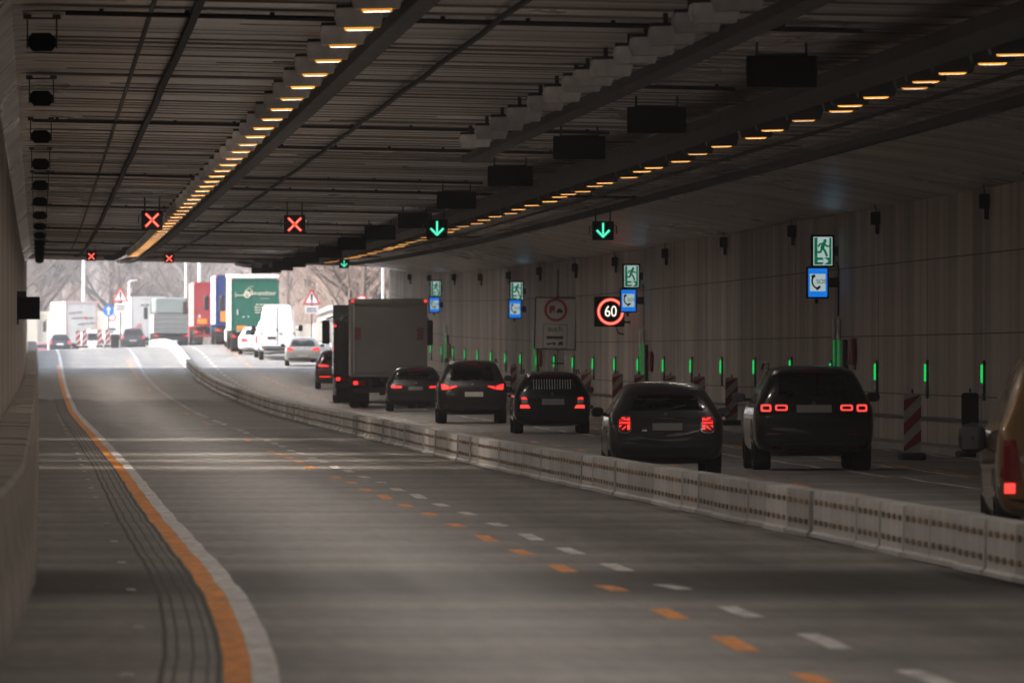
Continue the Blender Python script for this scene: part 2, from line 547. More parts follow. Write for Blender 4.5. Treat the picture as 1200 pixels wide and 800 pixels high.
x_or = lut((40, .80), (53, 1.03), (58, 1.12), (64, 1.19), (72, 1.25), (80, 1.275), (114, 1.245), (163, 1.28), (240, 1.18), (326, 1.02), (494, .98), (600, .85), (900, .6))
stripe('road_marking', x_or, .145, 40, 503, M['paint_orange'])
stripe('road_marking', lambda D: x_or(D) + .148, .145, 40, 900, M['paint_white'])
x_wd = lut((50, 4.67), (142, 4.72), (229, 4.81), (494, 4.95), (600, 5.0))
mb = MB()
D = 60.9 - 7.35 * 3
while D < 640:
    stripe('', x_wd, .14, D - 1.4, D + 1.4, None, mb=mb, step=.7)
    D += 7.35
o = mb.build('road_marking', M['paint_white']); o['kind'] = 'structure'
x_yd = lut((50, 4.02), (68, 4.18), (90, 4.24), (142, 4.3), (300, 4.5))
mb = MB()
D = 60.4 - 7.35 * 3
while D < 520:
    if not (150 < D < 160 or 195 < D < 470 and int(D * 7) % 3):
        stripe('', x_yd, .14, D - 1.35, D + 1.35, None, mb=mb, step=.7)
    D += 7.35
D = 120
while D < 650:
    stripe('', lambda d: 10.3, .13, D - 1.6, D + 1.6, None, mb=mb, step=.7)
    D += 9.2
stripe('', lambda d: 13.78, .12, 130, 330, None, mb=mb)
o = mb.build('road_marking', M['paint_orange']); o['kind'] = 'structure'
mb = MB()
D = 392
while D < 650:
    stripe('', lambda d: 8.6, .14, D - 1.8, D + 1.8, None, mb=mb, step=.9)
    D += 9.0
stripe('', lambda d: 12.4, .12, 85, 330, None, mb=mb)
stripe('', lambda d: 13.55, .12, 120, 400, None, mb=mb)
stripe('', lambda d: 16.05, .10, 120, 640, None, mb=mb)
o = mb.build('road_marking', M['paint_white']); o['kind'] = 'structure'
# longitudinal joints in the hard shoulder
mb = MB()
for off, w in ((-.40, .03), (-.33, .018), (-.24, .016), (-.16, .014), (-.10, .03)):
    stripe('', lambda D, off=off: x_or(D) + off + .004 * math.sin(D / 7 + off * 9), w, 42, 380, None, mb=mb, lift=.003)
o = mb.build('road_joint', M['groove']); o['kind'] = 'structure'
# ---- tunnel ceiling, walls
Ds = list(np.arange(-24, PORTAL, 8)) + [PORTAL]
def loft_along(name, prof, Ds, material, closed=True, zoff=gz):
    n = len(prof)
    vs = [(x, D, z + zoff(D)) for D in Ds for x, z in prof]
    fs = []
    for a in range(len(Ds) - 1):
        for i in range(n if closed else n - 1):
            j = (i + 1) % n
            fs.append((a * n + i, a * n + j, (a + 1) * n + j, (a + 1) * n + i))
    if closed:
        fs.append(tuple(range(n)))
        fs.append(tuple(reversed(range((len(Ds) - 1) * n, len(Ds) * n))))
    mb = MB()
    mb.add(vs, fs)
    return mb.build(name, material)
Z0 = EYE + 3.95
cprof = [(-.60, EYE + 3.62), (-.30, Z0 - .02)] + [(x, Z0 - .021 * x) for x in (0, 4, 8, 11, 13)] + [(13.9, Z0 - .021 * 13.9 - .05), (15.0, EYE + 3.47), (16.1, EYE + 3.27), (16.95, EYE + 3.12), (18.0, EYE + 3.12), (18, Z0 + 1.4), (-1.8, Z0 + 1.4), (-1.8, EYE + 3.62)]
o = loft_along('ceiling', cprof, Ds, M['ceil']); o['kind'] = 'structure'
lw = loft_along('tunnel_wall', [(-.55, -.6), (-.55, EYE + 3.615), (-1.6, EYE + 3.615), (-1.6, -.6)], Ds, M['wall'])
tag(lw, 'plain concrete tunnel wall rising behind the low concrete barrier', 'wall')
rw = loft_along('tunnel_wall', [(WALL_X, -.6), (WALL_X, EYE + 3.115), (17.9, EYE + 3.115), (17.9, -.6)], Ds, M['wall'])
tag(rw, 'long board-marked concrete tunnel wall carrying the exit signs and green markers', 'wall')
mb = MB()
for zr in (1.95, .52, -.62):
    for a, b in zip(Ds[:-1], Ds[1:]):
        z0, z1 = EYE + zr + gz(a), EYE + zr + gz(b)
        mb.add([(WALL_X - .004, a, z0 - .012), (WALL_X - .004, b, z1 - .012), (WALL_X - .004, b, z1 + .012), (WALL_X - .004, a, z0 + .012)], [(0, 1, 2, 3)])
for D in np.arange(70, 490, 11.3):
    mb.add([(WALL_X - .003, D - .05, .1 + gz(D)), (WALL_X - .003, D + .05, .1 + gz(D)), (WALL_X - .003, D + .05, EYE + 3.1 + gz(D)), (WALL_X - .003, D - .05, EYE + 3.1 + gz(D))], [(0, 1, 2, 3)])
mb.build('wall_joint', M['groove'], rw)
loft_along('wall_pipe', [(WALL_X - .05, EYE - 1.09), (WALL_X - .01, EYE - 1.09), (WALL_X - .01, EYE - 1.03), (WALL_X - .05, EYE - 1.03)], Ds, M['bracket'], zoff=gz)
bpy.data.objects['wall_pipe'].parent = rw
o = loft_along('kerb', [(16.3, -.3), (16.3, .11), (16.33, .13), (WALL_X - .01, .14), (WALL_X - .01, -.3)], Ds, M['kerb']); o['kind'] = 'structure'
# board edges left in the ceiling concrete
rnd = random.Random(9)
mb = MB()
D = 60.0
while D < PORTAL - 2:
    h = rnd.choice((.006, .009, .012, .018, .026))
    x0 = rnd.choice((-.28, -.28, -.28, rnd.uniform(0, 5)))
    x1 = rnd.choice((12.9, 12.9, 12.9, rnd.uniform(6, 11)))
    w = rnd.uniform(.08, .2)
    z = gz(D)
    a, b = Z0 - .021 * x0 + z, Z0 - .021 * x1 + z
    mb.add([(x0, D, a + .01), (x1, D, b + .01), (x1, D + w, b + .01), (x0, D + w, a + .01), (x0, D + .01, a - h), (x1, D + .01, b - h), (x1, D + w - .01, b - h), (x0, D + w - .01, a - h)],
           [(0, 1, 5, 4), (2, 3, 7, 6), (4, 5, 6, 7), (0, 4, 7, 3), (1, 2, 6, 5)])
    D += rnd.uniform(.9, 2.6) * (1 if D < 250 else 1.6)
o = mb.build('ceiling_board_edges', mat('board_edge', (.27, .24, .215), .5, var=.35, vscale=(.4, .3, 1))); o['kind'] = 'structure'
# portal beam
Dp = [PORTAL - .9, PORTAL + .3]
lz = lambda x: EYE + 3.60 - .021 * x
o = loft_along('portal_lintel', [(-.54, lz(-.5)), (WALL_X - .02, lz(WALL_X)), (WALL_X - .02, EYE + 3.9), (-.54, EYE + 3.9)], Dp, M['ceil']); o['kind'] = 'structure'
# roof earth above the portal so the tunnel mouth reads as a cut, and trough walls beyond it
tw = loft_along('trough_wall', [(-.62, -.8), (-.62, 1.9), (-.95, 1.95), (-.95, -.8)], [PORTAL + .5, 530, 570], M['outer_concrete'])
tag(tw, 'low pale concrete trough wall outside the tunnel mouth', 'wall')
tw = loft_along('trough_wall', [(16.95, -.8), (16.95, 1.1), (17.3, 1.15), (17.3, -.8)], [PORTAL + .5, 520, 560, 620, 700], M['outer_concrete'], zoff=lambda D: flat_z(17, D))
tag(tw, 'low outer concrete wall under the white guardrail', 'wall')

# ================================================================== BARRIERS
x_cb = lut((0, -.55), (44, -.42), (50, -.32), (58, -.19), (68, -.07), (80, 0), (150, .02), (300, .03), (520, .0))
seg = 4.0
proto = None
cb_me = None
D = 18.0
while D < 522:
    if proto is None:
        mb = MB()
        mb.prism([(0.0, -.25), (-.02, .12), (-.10, .84), (-.125, .875), (-.50, .885), (-.535, .885), (-.535, .12), (-.535, -.25)], .012, seg - .012)
        proto = o = mb.build('concrete_barrier', M['concrete'])
        tag(o, 'stained concrete barrier segment in front of the plain tunnel wall', 'barrier', 'concrete barrier segments along the hard shoulder')
    else:
        o = proto.copy(); COL.objects.link(o)
    x0, x1 = x_cb(D), x_cb(D + seg)
    o.location = (x0, D, gz(D) + random.uniform(-.006, .006))
    o.rotation_euler = (pitch(D), 0, -math.atan2(x1 - x0, seg))
    D += seg

# movable white steel barrier between the carriageways
BL = 2.52
def make_block():
    mb = MB()
    prof = [(.15, .004), (.15, .04), (.128, .05), (.118, .06), (.112, .40), (.105, .44)]
    prof = [(-x, z) for x, z in prof] + [(x, z) for x, z in reversed(prof)]
    mb.prism(prof, .03, BL - .03)
    mb.cur = 1
    mb.box((0, BL, .20), (.15, .07, .30))
    o = mb.build('barrier_block', [M['steel_white'], M['joint']])
    for z in (.335, .145):
        s = MB()
        x = -.112 - (.40 - z) * .0176
        nd = 4
        up, dn = [], []
        for k in range(nd):
            y = .34 + (BL - .68) * k / (nd - 1)
            for a, h in ((-.125, .003), (-.12, .024), (.12, .024), (.125, .003)):
                up.append((y + a, z + h)); dn.append((y + a, z - h))
        s.prism(up + dn[::-1], x - .010, x + .004, axis='x')
        s.build('reflector_strip', M['amber_refl'], o)
    tag(o, 'white steel barrier block with two rows of small amber reflectors', 'barrier block', 'white barrier blocks dividing the carriageways')
    return o
x_mb = lut((40, 7.2), (75, 7.26), (93, 7.26), (105, 7.14), (160, 6.95), (260, 6.95), (494, 7.0), (700, 7.0))
blk = make_block()
D = 62.0
k = 0
while D < 660:
    o = blk if k == 0 else copy_tree(blk)
    x0, x1 = x_mb(D) + .24, x_mb(D + BL) + .24
    o.location = (x0, D, flat_z(x0, D) + .004 + .003 * math.sin(k * 1.7))
    o.rotation_euler = (pitch(D, BL), 0, -math.atan2(x1 - x0, BL) + random.uniform(-.007, .007))
    o.location.x += random.uniform(-.012, .012)
    D += BL
    k += 1

# road studs on the hard shoulder
ss = MB(); ss.bbox((0, 0, .010), (.075, .10, .020), .018)
stud = None
for i in range(26):
    D = 53.8 + 10.2 * i
    x = lut((53.8, .464), (64.5, .633), (73, .666), (95, .697), (200, .70), (330, .55))(D)
    if stud is None:
        stud = o = ss.build('road_stud', M['sign_white'])
        tag(o, 'small white road stud in the row along the hard shoulder', 'road stud', 'white road studs beside the concrete barrier')
    else:
        o = stud.copy(); COL.objects.link(o)
    o.location = (x, D, mesh_z(x, D) + .001)

# ================================================================== CEILING EQUIPMENT
def run_along(name, x, zdrop, w, h, D0, D1, material, label, cat, step=12, wob=0.0, group=None):
    mb = MB()
    n = int((D1 - D0) / step)
    ring = []
    for i in range(n + 1):
        D = D0 + (D1 - D0) * i / n
        z = ceil_z(x, D) - zdrop
        j = wob * math.sin(i * 2.399) if wob else 0
        ring += [(x - w / 2 + j, D, z - h / 2), (x + w / 2 + j, D, z - h / 2), (x + w / 2 + j, D, z + h / 2), (x - w / 2 + j, D, z + h / 2)]
    fs = []
    for i in range(n):
        for k in range(4):
            k2 = (k + 1) % 4
            fs.append((4 * i + k, 4 * i + k2, 4 * i + 4 + k2, 4 * i + 4 + k))
    mb.add(ring, fs)
    mb.add([], [])
    o = mb.build(name, material)
    tag(o, label, cat, group)
    return o
run_along('ceiling_cable', 1.72, .08, .085, .07, 20, PORTAL - 1, M['cable'], 'thick black cable along the ceiling between the speakers and first lamp row', 'cable', wob=.012)
run_along('ceiling_cable', 1.25, .03, .05, .02, 20, PORTAL - 1, M['tray'], 'faint thin grey conduit beside the thick black ceiling cable', 'cable')
run_along('ceiling_cable', 5.05, .09, .05, .05, 20, PORTAL - 1, M['cable'], 'thin black cable sagging along the ceiling middle between two lamp rows', 'cable', wob=.02, step=6)
run_along('ceiling_cable', 12.2, .08, .06, .05, 20, PORTAL - 1, M['cable'], 'thin ribbed cable next to the far right amber lamp row', 'cable', wob=.015, step=5)
run_along('ceiling_cable', 13.15, .16, .17, .13, 20, PORTAL - 1, M['cable'], 'thickest black cable bundle on the ceiling nearest the exit signs', 'cable', wob=.012, step=5)
run_along('cable_tray', 3.80, .28, .22, .14, 20, PORTAL - 1, M['tray'], 'dark cable tray hugging the bright amber lamp row', 'cable tray')
run_along('cable_tray', 7.42, .30, .28, .12, 20, 176, M['tray'], 'short dark cable tray beside the unlit grey lamps', 'cable tray')
run_along('cable_tray', 9.75, .34, .62, .16, 20, PORTAL - 1, M['tray'], 'broad dark cable tray beside the black ceiling panels', 'cable tray')

# transverse conduits
def conduit(D, x0, x1, r, label):
    mb = MB()
    pts = [(x, D, ceil_z(x, D) - .055) for x in np.linspace(x0, x1, 9)]
    mb.tube(pts, r, 5)
    for x in np.arange(x0 + .4, x1, .95):
        mb.box((x, D, ceil_z(x, D) - .03), (.05, .06, .06))
    o = mb.build('ceiling_conduit', M['cable'])
    tag(o, label, 'conduit', 'thin conduits across the ceiling')
for D, x0, x1 in ((114, .3, 9.2), (138, 7.8, 9.4), (165, -.1, 9.2), (181, 3.9, 9.3), (212, -.1, 9.2), (226, 4.2, 13.3), (257, -.1, 9.2), (282, 4, 9.2), (303, -.1, 13.1), (350, -.1, 9.4), (392, -.1, 13.1), (436, -.1, 13.1)):
    conduit(D, x0, x1, .028, 'thin black conduit clipped across the tunnel ceiling')

# luminaires
def make_luminaire(kind):
    root = empty('ceiling_lamp', (0, 0, 0))
    h = MB()
    w, l, t = .25, .15, .20
    # tapered housing, open towards the road
    for yy, sgn in ((-l, -1), (l, 1)):
        pass
    prof = [(-w + .03, .0), (-w, .12), (-w + .02, t), (w - .02, t), (w, .12), (w - .03, .0)]
    n = len(prof)
    vs = [(x, -l - z * .8, z) for x, z in prof] + [(x, l + z * .8, z) for x, z in prof]
    fs = [(i, i + 1, n + i + 1, n + i) for i in range(n - 1)]
    fs += [(0, 1, 4, 5), (1, 2, 3, 4), (n, n + 5, n + 4, n + 1), (n + 1, n + 4, n + 3, n + 2)]
    h.add(vs, fs)
    h.build('housing', M['lamp_grey'] if kind in ('lit', 'unlit') else M['bracket'], root)
    b = MB()
    for x in (-.2, .2):
        b.box((x * .3, .05, .27), (.05, .10, .16))
    b.box((0, .05, .225), (.46, .14, .04))
    b.build('bracket', M['bracket'], root)
    if kind != 'unlit':
        ln = MB()
        lw, ll = .15, .11
        lz_ = -.026 if kind == 'lit' else -.016
        o1 = [(-lw, -ll), (lw, -ll), (lw, ll), (-lw, ll)]
        o0 = [(-lw + .02, -ll + .02), (lw - .02, -ll + .02), (lw - .02, ll - .02), (-lw + .02, ll - .02)]
        vs = [(x, y, .012) for x, y in o1] + [(x * .96, y * .96, lz_) for x, y in o1] + [(x, y, lz_) for x, y in o0] + [(x, y, .012) for x, y in o0]
        fs = []
        for a in range(3):
            for i in range(4):
                j = (i + 1) % 4
                fs.append((a * 4 + i, a * 4 + j, a * 4 + 4 + j, a * 4 + 4 + i))
        ln.add(vs, fs)
        ln.build('lens', M['amber'] if kind != 'flush' else M['bracket'], root)
    return root
lamp_data = bpy.data.lights.new('tunnel_lamp', 'AREA')
lamp_data.shape = 'RECTANGLE'; lamp_data.size = .28; lamp_data.size_y = .20
lamp_data.energy = LAMP_W
lamp_data.color = (1.0, .89, .79)
dim_data = lamp_data.copy(); dim_data.energy = LAMP_W * .29
mouth_fill_data = lamp_data.copy(); mouth_fill_data.energy = LAMP_W * 1.8  # fill light for the added flush lamps
far_data = lamp_data.copy(); far_data.energy = LAMP_W * 2.4
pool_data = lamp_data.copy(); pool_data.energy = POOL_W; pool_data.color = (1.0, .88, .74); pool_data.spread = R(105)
def put_lamp(root, loc, label, group, data=None, rot=0):
    root.location = loc
    root.rotation_euler = (pitch(loc[1]), R(-1.2), 0)
    tag(root, label, 'ceiling lamp', group)
    if data:
        lo = bpy.data.objects.new('lamp_light', data)
        COL.objects.link(lo)
        lo.parent = root
        lo.location = (0, 0, -.004)
lp = make_luminaire('lit')
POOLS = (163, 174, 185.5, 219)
used = set()
k = 0
D = 100.8 - 5.65 * 19
first = True
while D < 366:
    if D > 4:
        src = lp if first else copy_tree(lp)
        first = False
        x = 3.33
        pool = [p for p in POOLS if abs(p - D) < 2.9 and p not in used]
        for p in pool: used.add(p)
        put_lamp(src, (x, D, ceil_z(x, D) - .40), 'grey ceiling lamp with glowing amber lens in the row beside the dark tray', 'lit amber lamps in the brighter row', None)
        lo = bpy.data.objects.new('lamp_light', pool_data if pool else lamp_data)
        COL.objects.link(lo); lo.parent = src; lo.location = (0, 0, -.004)
    D += 5.65
lq = make_luminaire('dark')
first = True
Dr = [108.7, 111.9, 115.7, 119.2, 121.9, 126.3, 130.4, 133.1, 138.3, 144.2, 149, 155]
Dr = [Dr[0] - 5.4 * i for i in range(18, 0, -1)] + Dr
D = 160.6
while D < 366:
    Dr.append(D); D += random.choice((5.4, 5.9, 6.1, 3.4, 5.6))
for i, D in enumerate(Dr):
    if D < 6: continue
    src = lq if first else copy_tree(lq)
    first = False
    x = 10.35 + (.10 if i % 3 == 1 else 0)
    put_lamp(src, (x, D, ceil_z(x, D) - .45), 'dark ceiling lamp with thin amber glow in the row beside the broad tray', 'lit amber lamps over the queueing traffic')
    if i % 2 == 0:
        lo = bpy.data.objects.new('lamp_light', far_data if D > 245 else dim_data)
        COL.objects.link(lo); lo.parent = src; lo.location = (0, 0, -.004)
lu = make_luminaire('unlit')
for i, D in enumerate([40, 46, 52, 58, 64, 70, 76, 82, 88, 94, 100.2, 103.8, 106.7, 111, 114.7, 118, 123.2, 127.4, 130.2, 135.3, 139.9, 146.3, 152, 157.5, 163.6]):
    src = lu if i == 0 else copy_tree(lu)
    x = 6.85 + .002 * (D - 100)
    put_lamp(src, (x, D, ceil_z(x, D) - .36), 'unlit grey ceiling lamp in the short middle row', 'unlit lamps in the middle row')

# flush lamps with dark lenses, added to brighten the last stretch before the mouth
lf = make_luminaire('flush')
first = True
for x in (3.33, 10.4):
    for i, D in enumerate(np.arange(372, PORTAL - 4, 7.5)):
        src = lf if first else copy_tree(lf)
        first = False
        D = float(D)
        put_lamp(src, (x, D, ceil_z(x, D) - .22), 'flush grey ceiling lamp added to brighten the last stretch before the tunnel mouth', 'added flush lamps near the tunnel mouth')
        lo = bpy.data.objects.new('lamp_light', mouth_fill_data)
        COL.objects.link(lo); lo.parent = src; lo.location = (0, 0, -.004)

# hanging speakers
def make_speaker():
    root = empty('ceiling_speaker', (0, 0, 0))
    mb = MB()
    mb.prism([(-.155, -.04), (-.10, -.10), (.11, -.10), (.155, -.05), (.155, .04), (.09, .10), (-.11, .10), (-.155, .05)], -.17, .17)
    mb.build('horn', M['black'], root)
    h = MB()
    for x in (-.165, .165):
        h.box((x, 0, .10), (.018, .03, .34))
        h.box((x, 0, .285), (.09, .12, .05))
    h.box((0, 0, .27), (.33, .03, .02))
    h.build('hanger', M['bracket'], root)
    return root
sp = make_speaker()
for i, D in enumerate([92, 116, 140.6, 164.5, 187.6, 211, 233, 256, 278, 300, 322, 345, 368, 391, 414, 437, 460, 481]):
    o = sp if i == 0 else copy_tree(sp)
    o.location = (.04, D, ceil_z(.04, D) - .325)
    o.rotation_euler = (pitch(D), 0, 0)
    tag(o, 'black angular box hung from the ceiling on two rods above the hard shoulder', 'speaker', 'black boxes hung in a row from the ceiling')

# black panels facing the camera
def make_panel():
    root = empty('ceiling_panel', (0, 0, 0))
    mb = MB(); mb.bbox((0, 0, 0), (.80, .12, .355), .012)
    mb.build('panel', M['black'], root)
    h = MB()
    for x in (-.28, .28):
        h.box((x, 0.02, .25), (.03, .03, .16))
    h.box((0, .02, .19), (.6, .03, .025))
    h.build('hanger', M['bracket'], root)
    return root
pn = make_panel()
for i, (D, px) in enumerate([(115.7, 917), (139, 770), (157, 679), (181, 598), (208.7, 535), (240, 486), (264, 445), (290, 412), (315, 385), (340, 359.5), (365, 345), (392, 331), (420, 318), (450, 305)]):
    o = pn if i == 0 else copy_tree(pn)
    x = (px - 45) * D / F
    o.location = (x, D, ceil_z(x, D) - .30 - .178)
    tag(o, 'black rectangular panel hung below the ceiling beside the broad tray', 'ceiling panel', 'black panels hung in a row from the ceiling')

# lane signals
def make_signal(sym):
    root = empty('lane_signal', (0, 0, 0))
    mb = MB(); mb.bbox((0, .06, 0), (.47, .14, .42), .015)
    mb.build('housing', M['black'], root)
    s = MB()
    y0, y1 = -.022, -.009
    if sym == 'x':
        stroke(s, [(-.135, -.135), (-.03, -.03)], .055, y0, y1); stroke(s, [(.03, .03), (.135, .135)], .055, y0, y1)
        stroke(s, [(-.135, .135), (-.03, .03)], .055, y0, y1); stroke(s, [(.03, -.03), (.135, -.135)], .055, y0, y1)
        s.prism(rect(-.035, .035, -.035, .035), y0, y1)
        o = s.build('red_cross', M['red_led'], root)
        c = MB()
        for a in (45, 135, 225, 315):
            stroke(c, [(.04 * math.cos(R(a)), .04 * math.sin(R(a))), (.18 * math.cos(R(a)), .18 * math.sin(R(a)))], .018, y0 - .004, y0 - .001)
        c.build('bright_core', M['red_core'], o)
    else:
        stroke(s, [(0, .16), (0, -.06)], .05, y0, y1)
        stroke(s, [(-.135, 0.0), (0, -.135)], .055, y0 - .002, y1); stroke(s, [(.135, 0.0), (0, -.135)], .055, y0 - .004, y1)
        o = s.build('green_arrow', M['green_led'], root)
        c = MB()
        stroke(c, [(0, .15), (0, -.08)], .017, y0 - .009, y0 - .006)
        stroke(c, [(-.13, .005), (0, -.13)], .02, y0 - .010, y0 - .006); stroke(c, [(.13, .005), (0, -.13)], .02, y0 - .012, y0 - .006)
        c.build('bright_core', M['green_core'], o)
    b = MB()
    for x in (-.27, .27):
        b.tube([(x * .86, .06, .12), (x * 1.1, .06, .10), (x * 1.12, .06, -.06)], .012, 5)
        b.box((x * .6, .06, .35), (.035, .035, .30))
    b.build('bracket', M['bracket'], root)
    return root
sx = make_signal('x'); sa = make_signal('arrow')
first = {'x': True, 'a': True}
for px, py, D, kind, lab in ((178, 258, 226, 'x', 'red cross lane signal beside the bright amber lamp row, second nearest the speakers'),
                        (345, 263, 226, 'x', 'red cross lane signal alone on the bare middle of the ceiling'),
                        (512, 268, 226, 'a', 'green arrow lane signal beside the black panels and broad tray'),
                        (707, 270, 226, 'a', 'green arrow lane signal under the thickest cable bundle'),
                        (107, 300.5, 345, 'x', 'small red cross signal at the tunnel mouth under the thick black cable'),
                        (198, 303, 345, 'x', 'small red cross signal at the tunnel mouth right of the amber lamps'),
                        (403, 309, 345, 'a', 'tiny green arrow signal at the tunnel mouth above the box truck')):
    src = sx if kind == 'x' else sa
    o = src if first[kind] else copy_tree(src)
    first[kind] = False
    o.location = P(px, py, D)
    if D > 300: o.scale = (.72, .72, .72)
    tag(o, lab, 'lane signal', 'lane signals hung from the ceiling')

# ================================================================== WALL SIGNS AND MARKERS
def wall_arm(root, x0, D, z):
    b = MB()
    b.box(((x0 + WALL_X) / 2, D + .05, z), (max(.05, WALL_X - x0), .05, .05))
    b.box((x0 + .10, D + .05, z), (.14, .10, .22))
    return b
def exit_sign(px, py, D, label):
    x, _, z = P(px, py, D)
    root = empty('exit_sign', (x, D, z), label=label, cat='exit sign', group='green running man exit signs')
    mb = MB(); mb.bbox((0, .06, 0), (.50, .16, .70), .02); mb.build('housing', M['black'], root)
    s = MB(); s.prism(rect(-.20, .20, -.30, .30), -.028, -.021); pl = s.build('sign_face', M['sg_white'], root)
    g = MB(); g.prism(rect(-.182, .182, -.285, -.135), -.0335, -.0285)
    g.prism(rect(-.182, -.115, -.134, .285), -.0335, -.0285); g.prism(rect(.135, .182, -.134, .285), -.0335, -.0285)
    y0, y1 = -.0335, -.0285
    g.prism(disc(.045, .215, .038, 14), y0, y1)
    stroke(g, [(.02, .165), (-.015, .06)], .08, y0 - .0006, y1)
    stroke(g, [(.03, .16), (.085, .105), (.14, .105)], .038, y0 - .0012, y1)
    stroke(g, [(.0, .155), (-.06, .15), (-.095, .10)], .038, y0 - .0018, y1)
    stroke(g, [(.0, .06), (.045, .0), (.085, -.10)], .05, y0 - .0024, y1)
    stroke(g, [(-.02, .055), (-.05, -.02), (-.13, -.02)], .046, y0 - .003, y1)
    g.build('running_man', M['sg_green'], pl)
    a = MB()
    stroke(a, [(-.10, -.21), (.06, -.21)], .045, -.039, -.0365)
    stroke(a, [(.01, -.15), (.095, -.21)], .036, -.040, -.0365); stroke(a, [(.01, -.27), (.095, -.21)], .036, -.041, -.0365)
    a.build('arrow', M['sg_white'], pl)
    wall_arm(root, x + .25, D, z)
    b = MB(); b.box((.36, .06, 0), (.22, .10, .2)); b.box((.3 + (WALL_X - x) / 2 - .1, .09, .0), (WALL_X - x - .3, .05, .05))
    b.build('arm', M['bracket'], root)
def sos_sign(px, py, D, label):
    x, _, z = P(px, py, D)
    root = empty('emergency_phone_sign', (x, D, z), label=label, cat='phone sign', group='blue emergency telephone signs')
    mb = MB(); mb.bbox((0, .06, 0), (.48, .16, .68), .02); mb.box((-.02, .06, -.39), (.06, .06, .10)); mb.build('housing', M['black'], root)
    s = MB(); s.prism(rect(-.20, .20, -.30, .30), -.028, -.021); pl = s.build('sign_face', M['sg_blue'], root)
    w = MB(); w.prism(rect(-.165, .165, -.18, .185), -.0335, -.0285); w.build('white_field', M['sg_white'], pl)
    p = MB()
    stroke(p, [(-.10, .11), (-.125, .05), (-.11, -.03), (-.07, -.09), (-.02, -.115)], .034, -.039, -.036)
    stroke(p, [(-.12, .125), (-.07, .145)], .06, -.0396, -.036); stroke(p, [(-.02, -.135), (.04, -.085)], .055, -.0402, -.036)
    p.build('handset', M['sign_ink'], pl)
    text('lettering', 'SOS', .125, (.075, -.038, .02), M['sign_grey_ink'], pl)
    b = MB(); b.box((.34, .06, 0), (.20, .10, .2)); b.box((.28 + (WALL_X - x) / 2 - .1, .09, .0), (WALL_X - x - .28, .05, .05))
    b.build('arm', M['bracket'], root)
    c = MB(); c.tube([(.40, .06, .45), (.44, .06, .30), (.44, .06, -.7)], .018, 5); c.build('cable', M['cable'], root)
for (ex, ey), (qx, qy), D, w in (((965.5, 294), (959.5, 331), 216, 'high on the wall above the black SUV'),
                                 ((740.3, 323.5), (736.8, 352), 286, 'close beside the lit 60 speed sign'),
                                 ((605.5, 341), (603.5, 362), 355, 'left of the large no overtaking board'),
                                 ((510.5, 338), (509, 357), 428, 'right of the top corner of the box truck')):
    exit_sign(ex, ey, D, 'lit green running man exit sign ' + w)
    sos_sign(qx, qy, D - .4, 'lit blue and white phone sign ' + w)

# emergency niche: green tubes and red marker
for px, y0, y1, D, lab in ((981, 398, 432, 216, 'behind the black SUV roof'), (753, 404, 447, 286, 'below the phone sign beside the 60 sign'), (617, 403, 440, 348, 'left of the no overtaking board'), (519.5, 393, 432, 424, 'right edge of the box truck')):
    zc = P(0, (y0 + y1) / 2, D)[2]
    h = (y1 - y0) * D / F
    root = empty('niche_light', (WALL_X - .02, D, zc), label='tall green light tubes at the emergency niche, ' + lab, cat='niche light', group='green tube lights at the emergency niches')
    for k, yy in enumerate((-.62, .62)):
        t = MB(); t.bbox((-.03, yy, 0), (.03, .22, h), .01); t.build('light_tube', M['tube_green'], root)
        t = MB(); t.bbox((-.03, yy, h / 2 + .22), (.05, .3, .44), .01); t.build('tube_cap', M['lamp_grey'], root)
    t = MB(); t.bbox((-.05, -4.5, .05), (.07, .8, .55), .01); t.build('hydrant_marker', M['stripe_red'], root)
    t = MB(); t.bbox((-.03, -2.3, -.1), (.06, .45, h + .2), .01); t.build('door_post', M['joint'], root)

# guide lights along the wall
def make_guide():
    root = empty('guide_light', (0, 0, 0))
    b = MB(); b.bbox((-.02, 0, -.06), (.05, .12, .72), .01); b.build('backplate', M['bracket'], root)
    l = MB(); l.bbox((-.06, 0, .06), (.042, .08, .33), .012); l.build('light_strip', M['led_green'], root)
    c = MB(); c.bbox((-.06, 0, -.22), (.05, .09, .16), .01); c.build('reflector', M['lamp_grey'], root)
    return root
gp = make_guide()
d0, dd = 12000 * WALL_X / (1157 - 45), .0000577 * 12000 * WALL_X
for i in range(-3, 24):
    D = d0 + dd * i
    if D > PORTAL - 5: break
    o = gp if i == -3 else copy_tree(gp)
    o.location = (WALL_X - .002, D, 1.40 + gz(D) + (.06 if D > 220 else 0))
    tag(o, 'short bright green guide light in the row along the board-marked wall', 'guide light', 'green guide lights along the wall')

# boxes high on the wall
def make_wallbox():
    root = empty('wall_speaker', (0, 0, 0))
    b = MB(); b.bbox((-.10, 0, .06), (.18, .26, .26), .02); b.build('box', M['black'], root)
    b = MB(); b.bbox((-.06, 0, -.15), (.08, .12, .22), .02); b.build('horn', M['black'], root)
    b = MB(); b.tube([(-.08, 0, .18), (-.12, 0, .36), (-.5, 0, .48), (-1.4, 0, .72), (-2.6, 0, .90)], .014, 5); b.build('cable', M['cable'], root)
    return root
wb = make_wallbox()
for i, (px, py) in enumerate(((1284, 202), (1156.5, 236), (1028, 256), (929, 271), (849, 284), (780, 297), (721, 307), (674, 314), (632, 318), (596, 323), (563, 325), (532, 325), (503, 326), (480, 325))):
    D = F * (WALL_X - .1) / (px - 45)
    o = wb if i == 0 else copy_tree(wb)
    o.location = (WALL_X - .01, D, P(px, py, D)[2] - .05)
    tag(o, 'small dark box with a ceiling cable mounted high on the board-marked wall', 'wall speaker', 'dark boxes high on the wall')

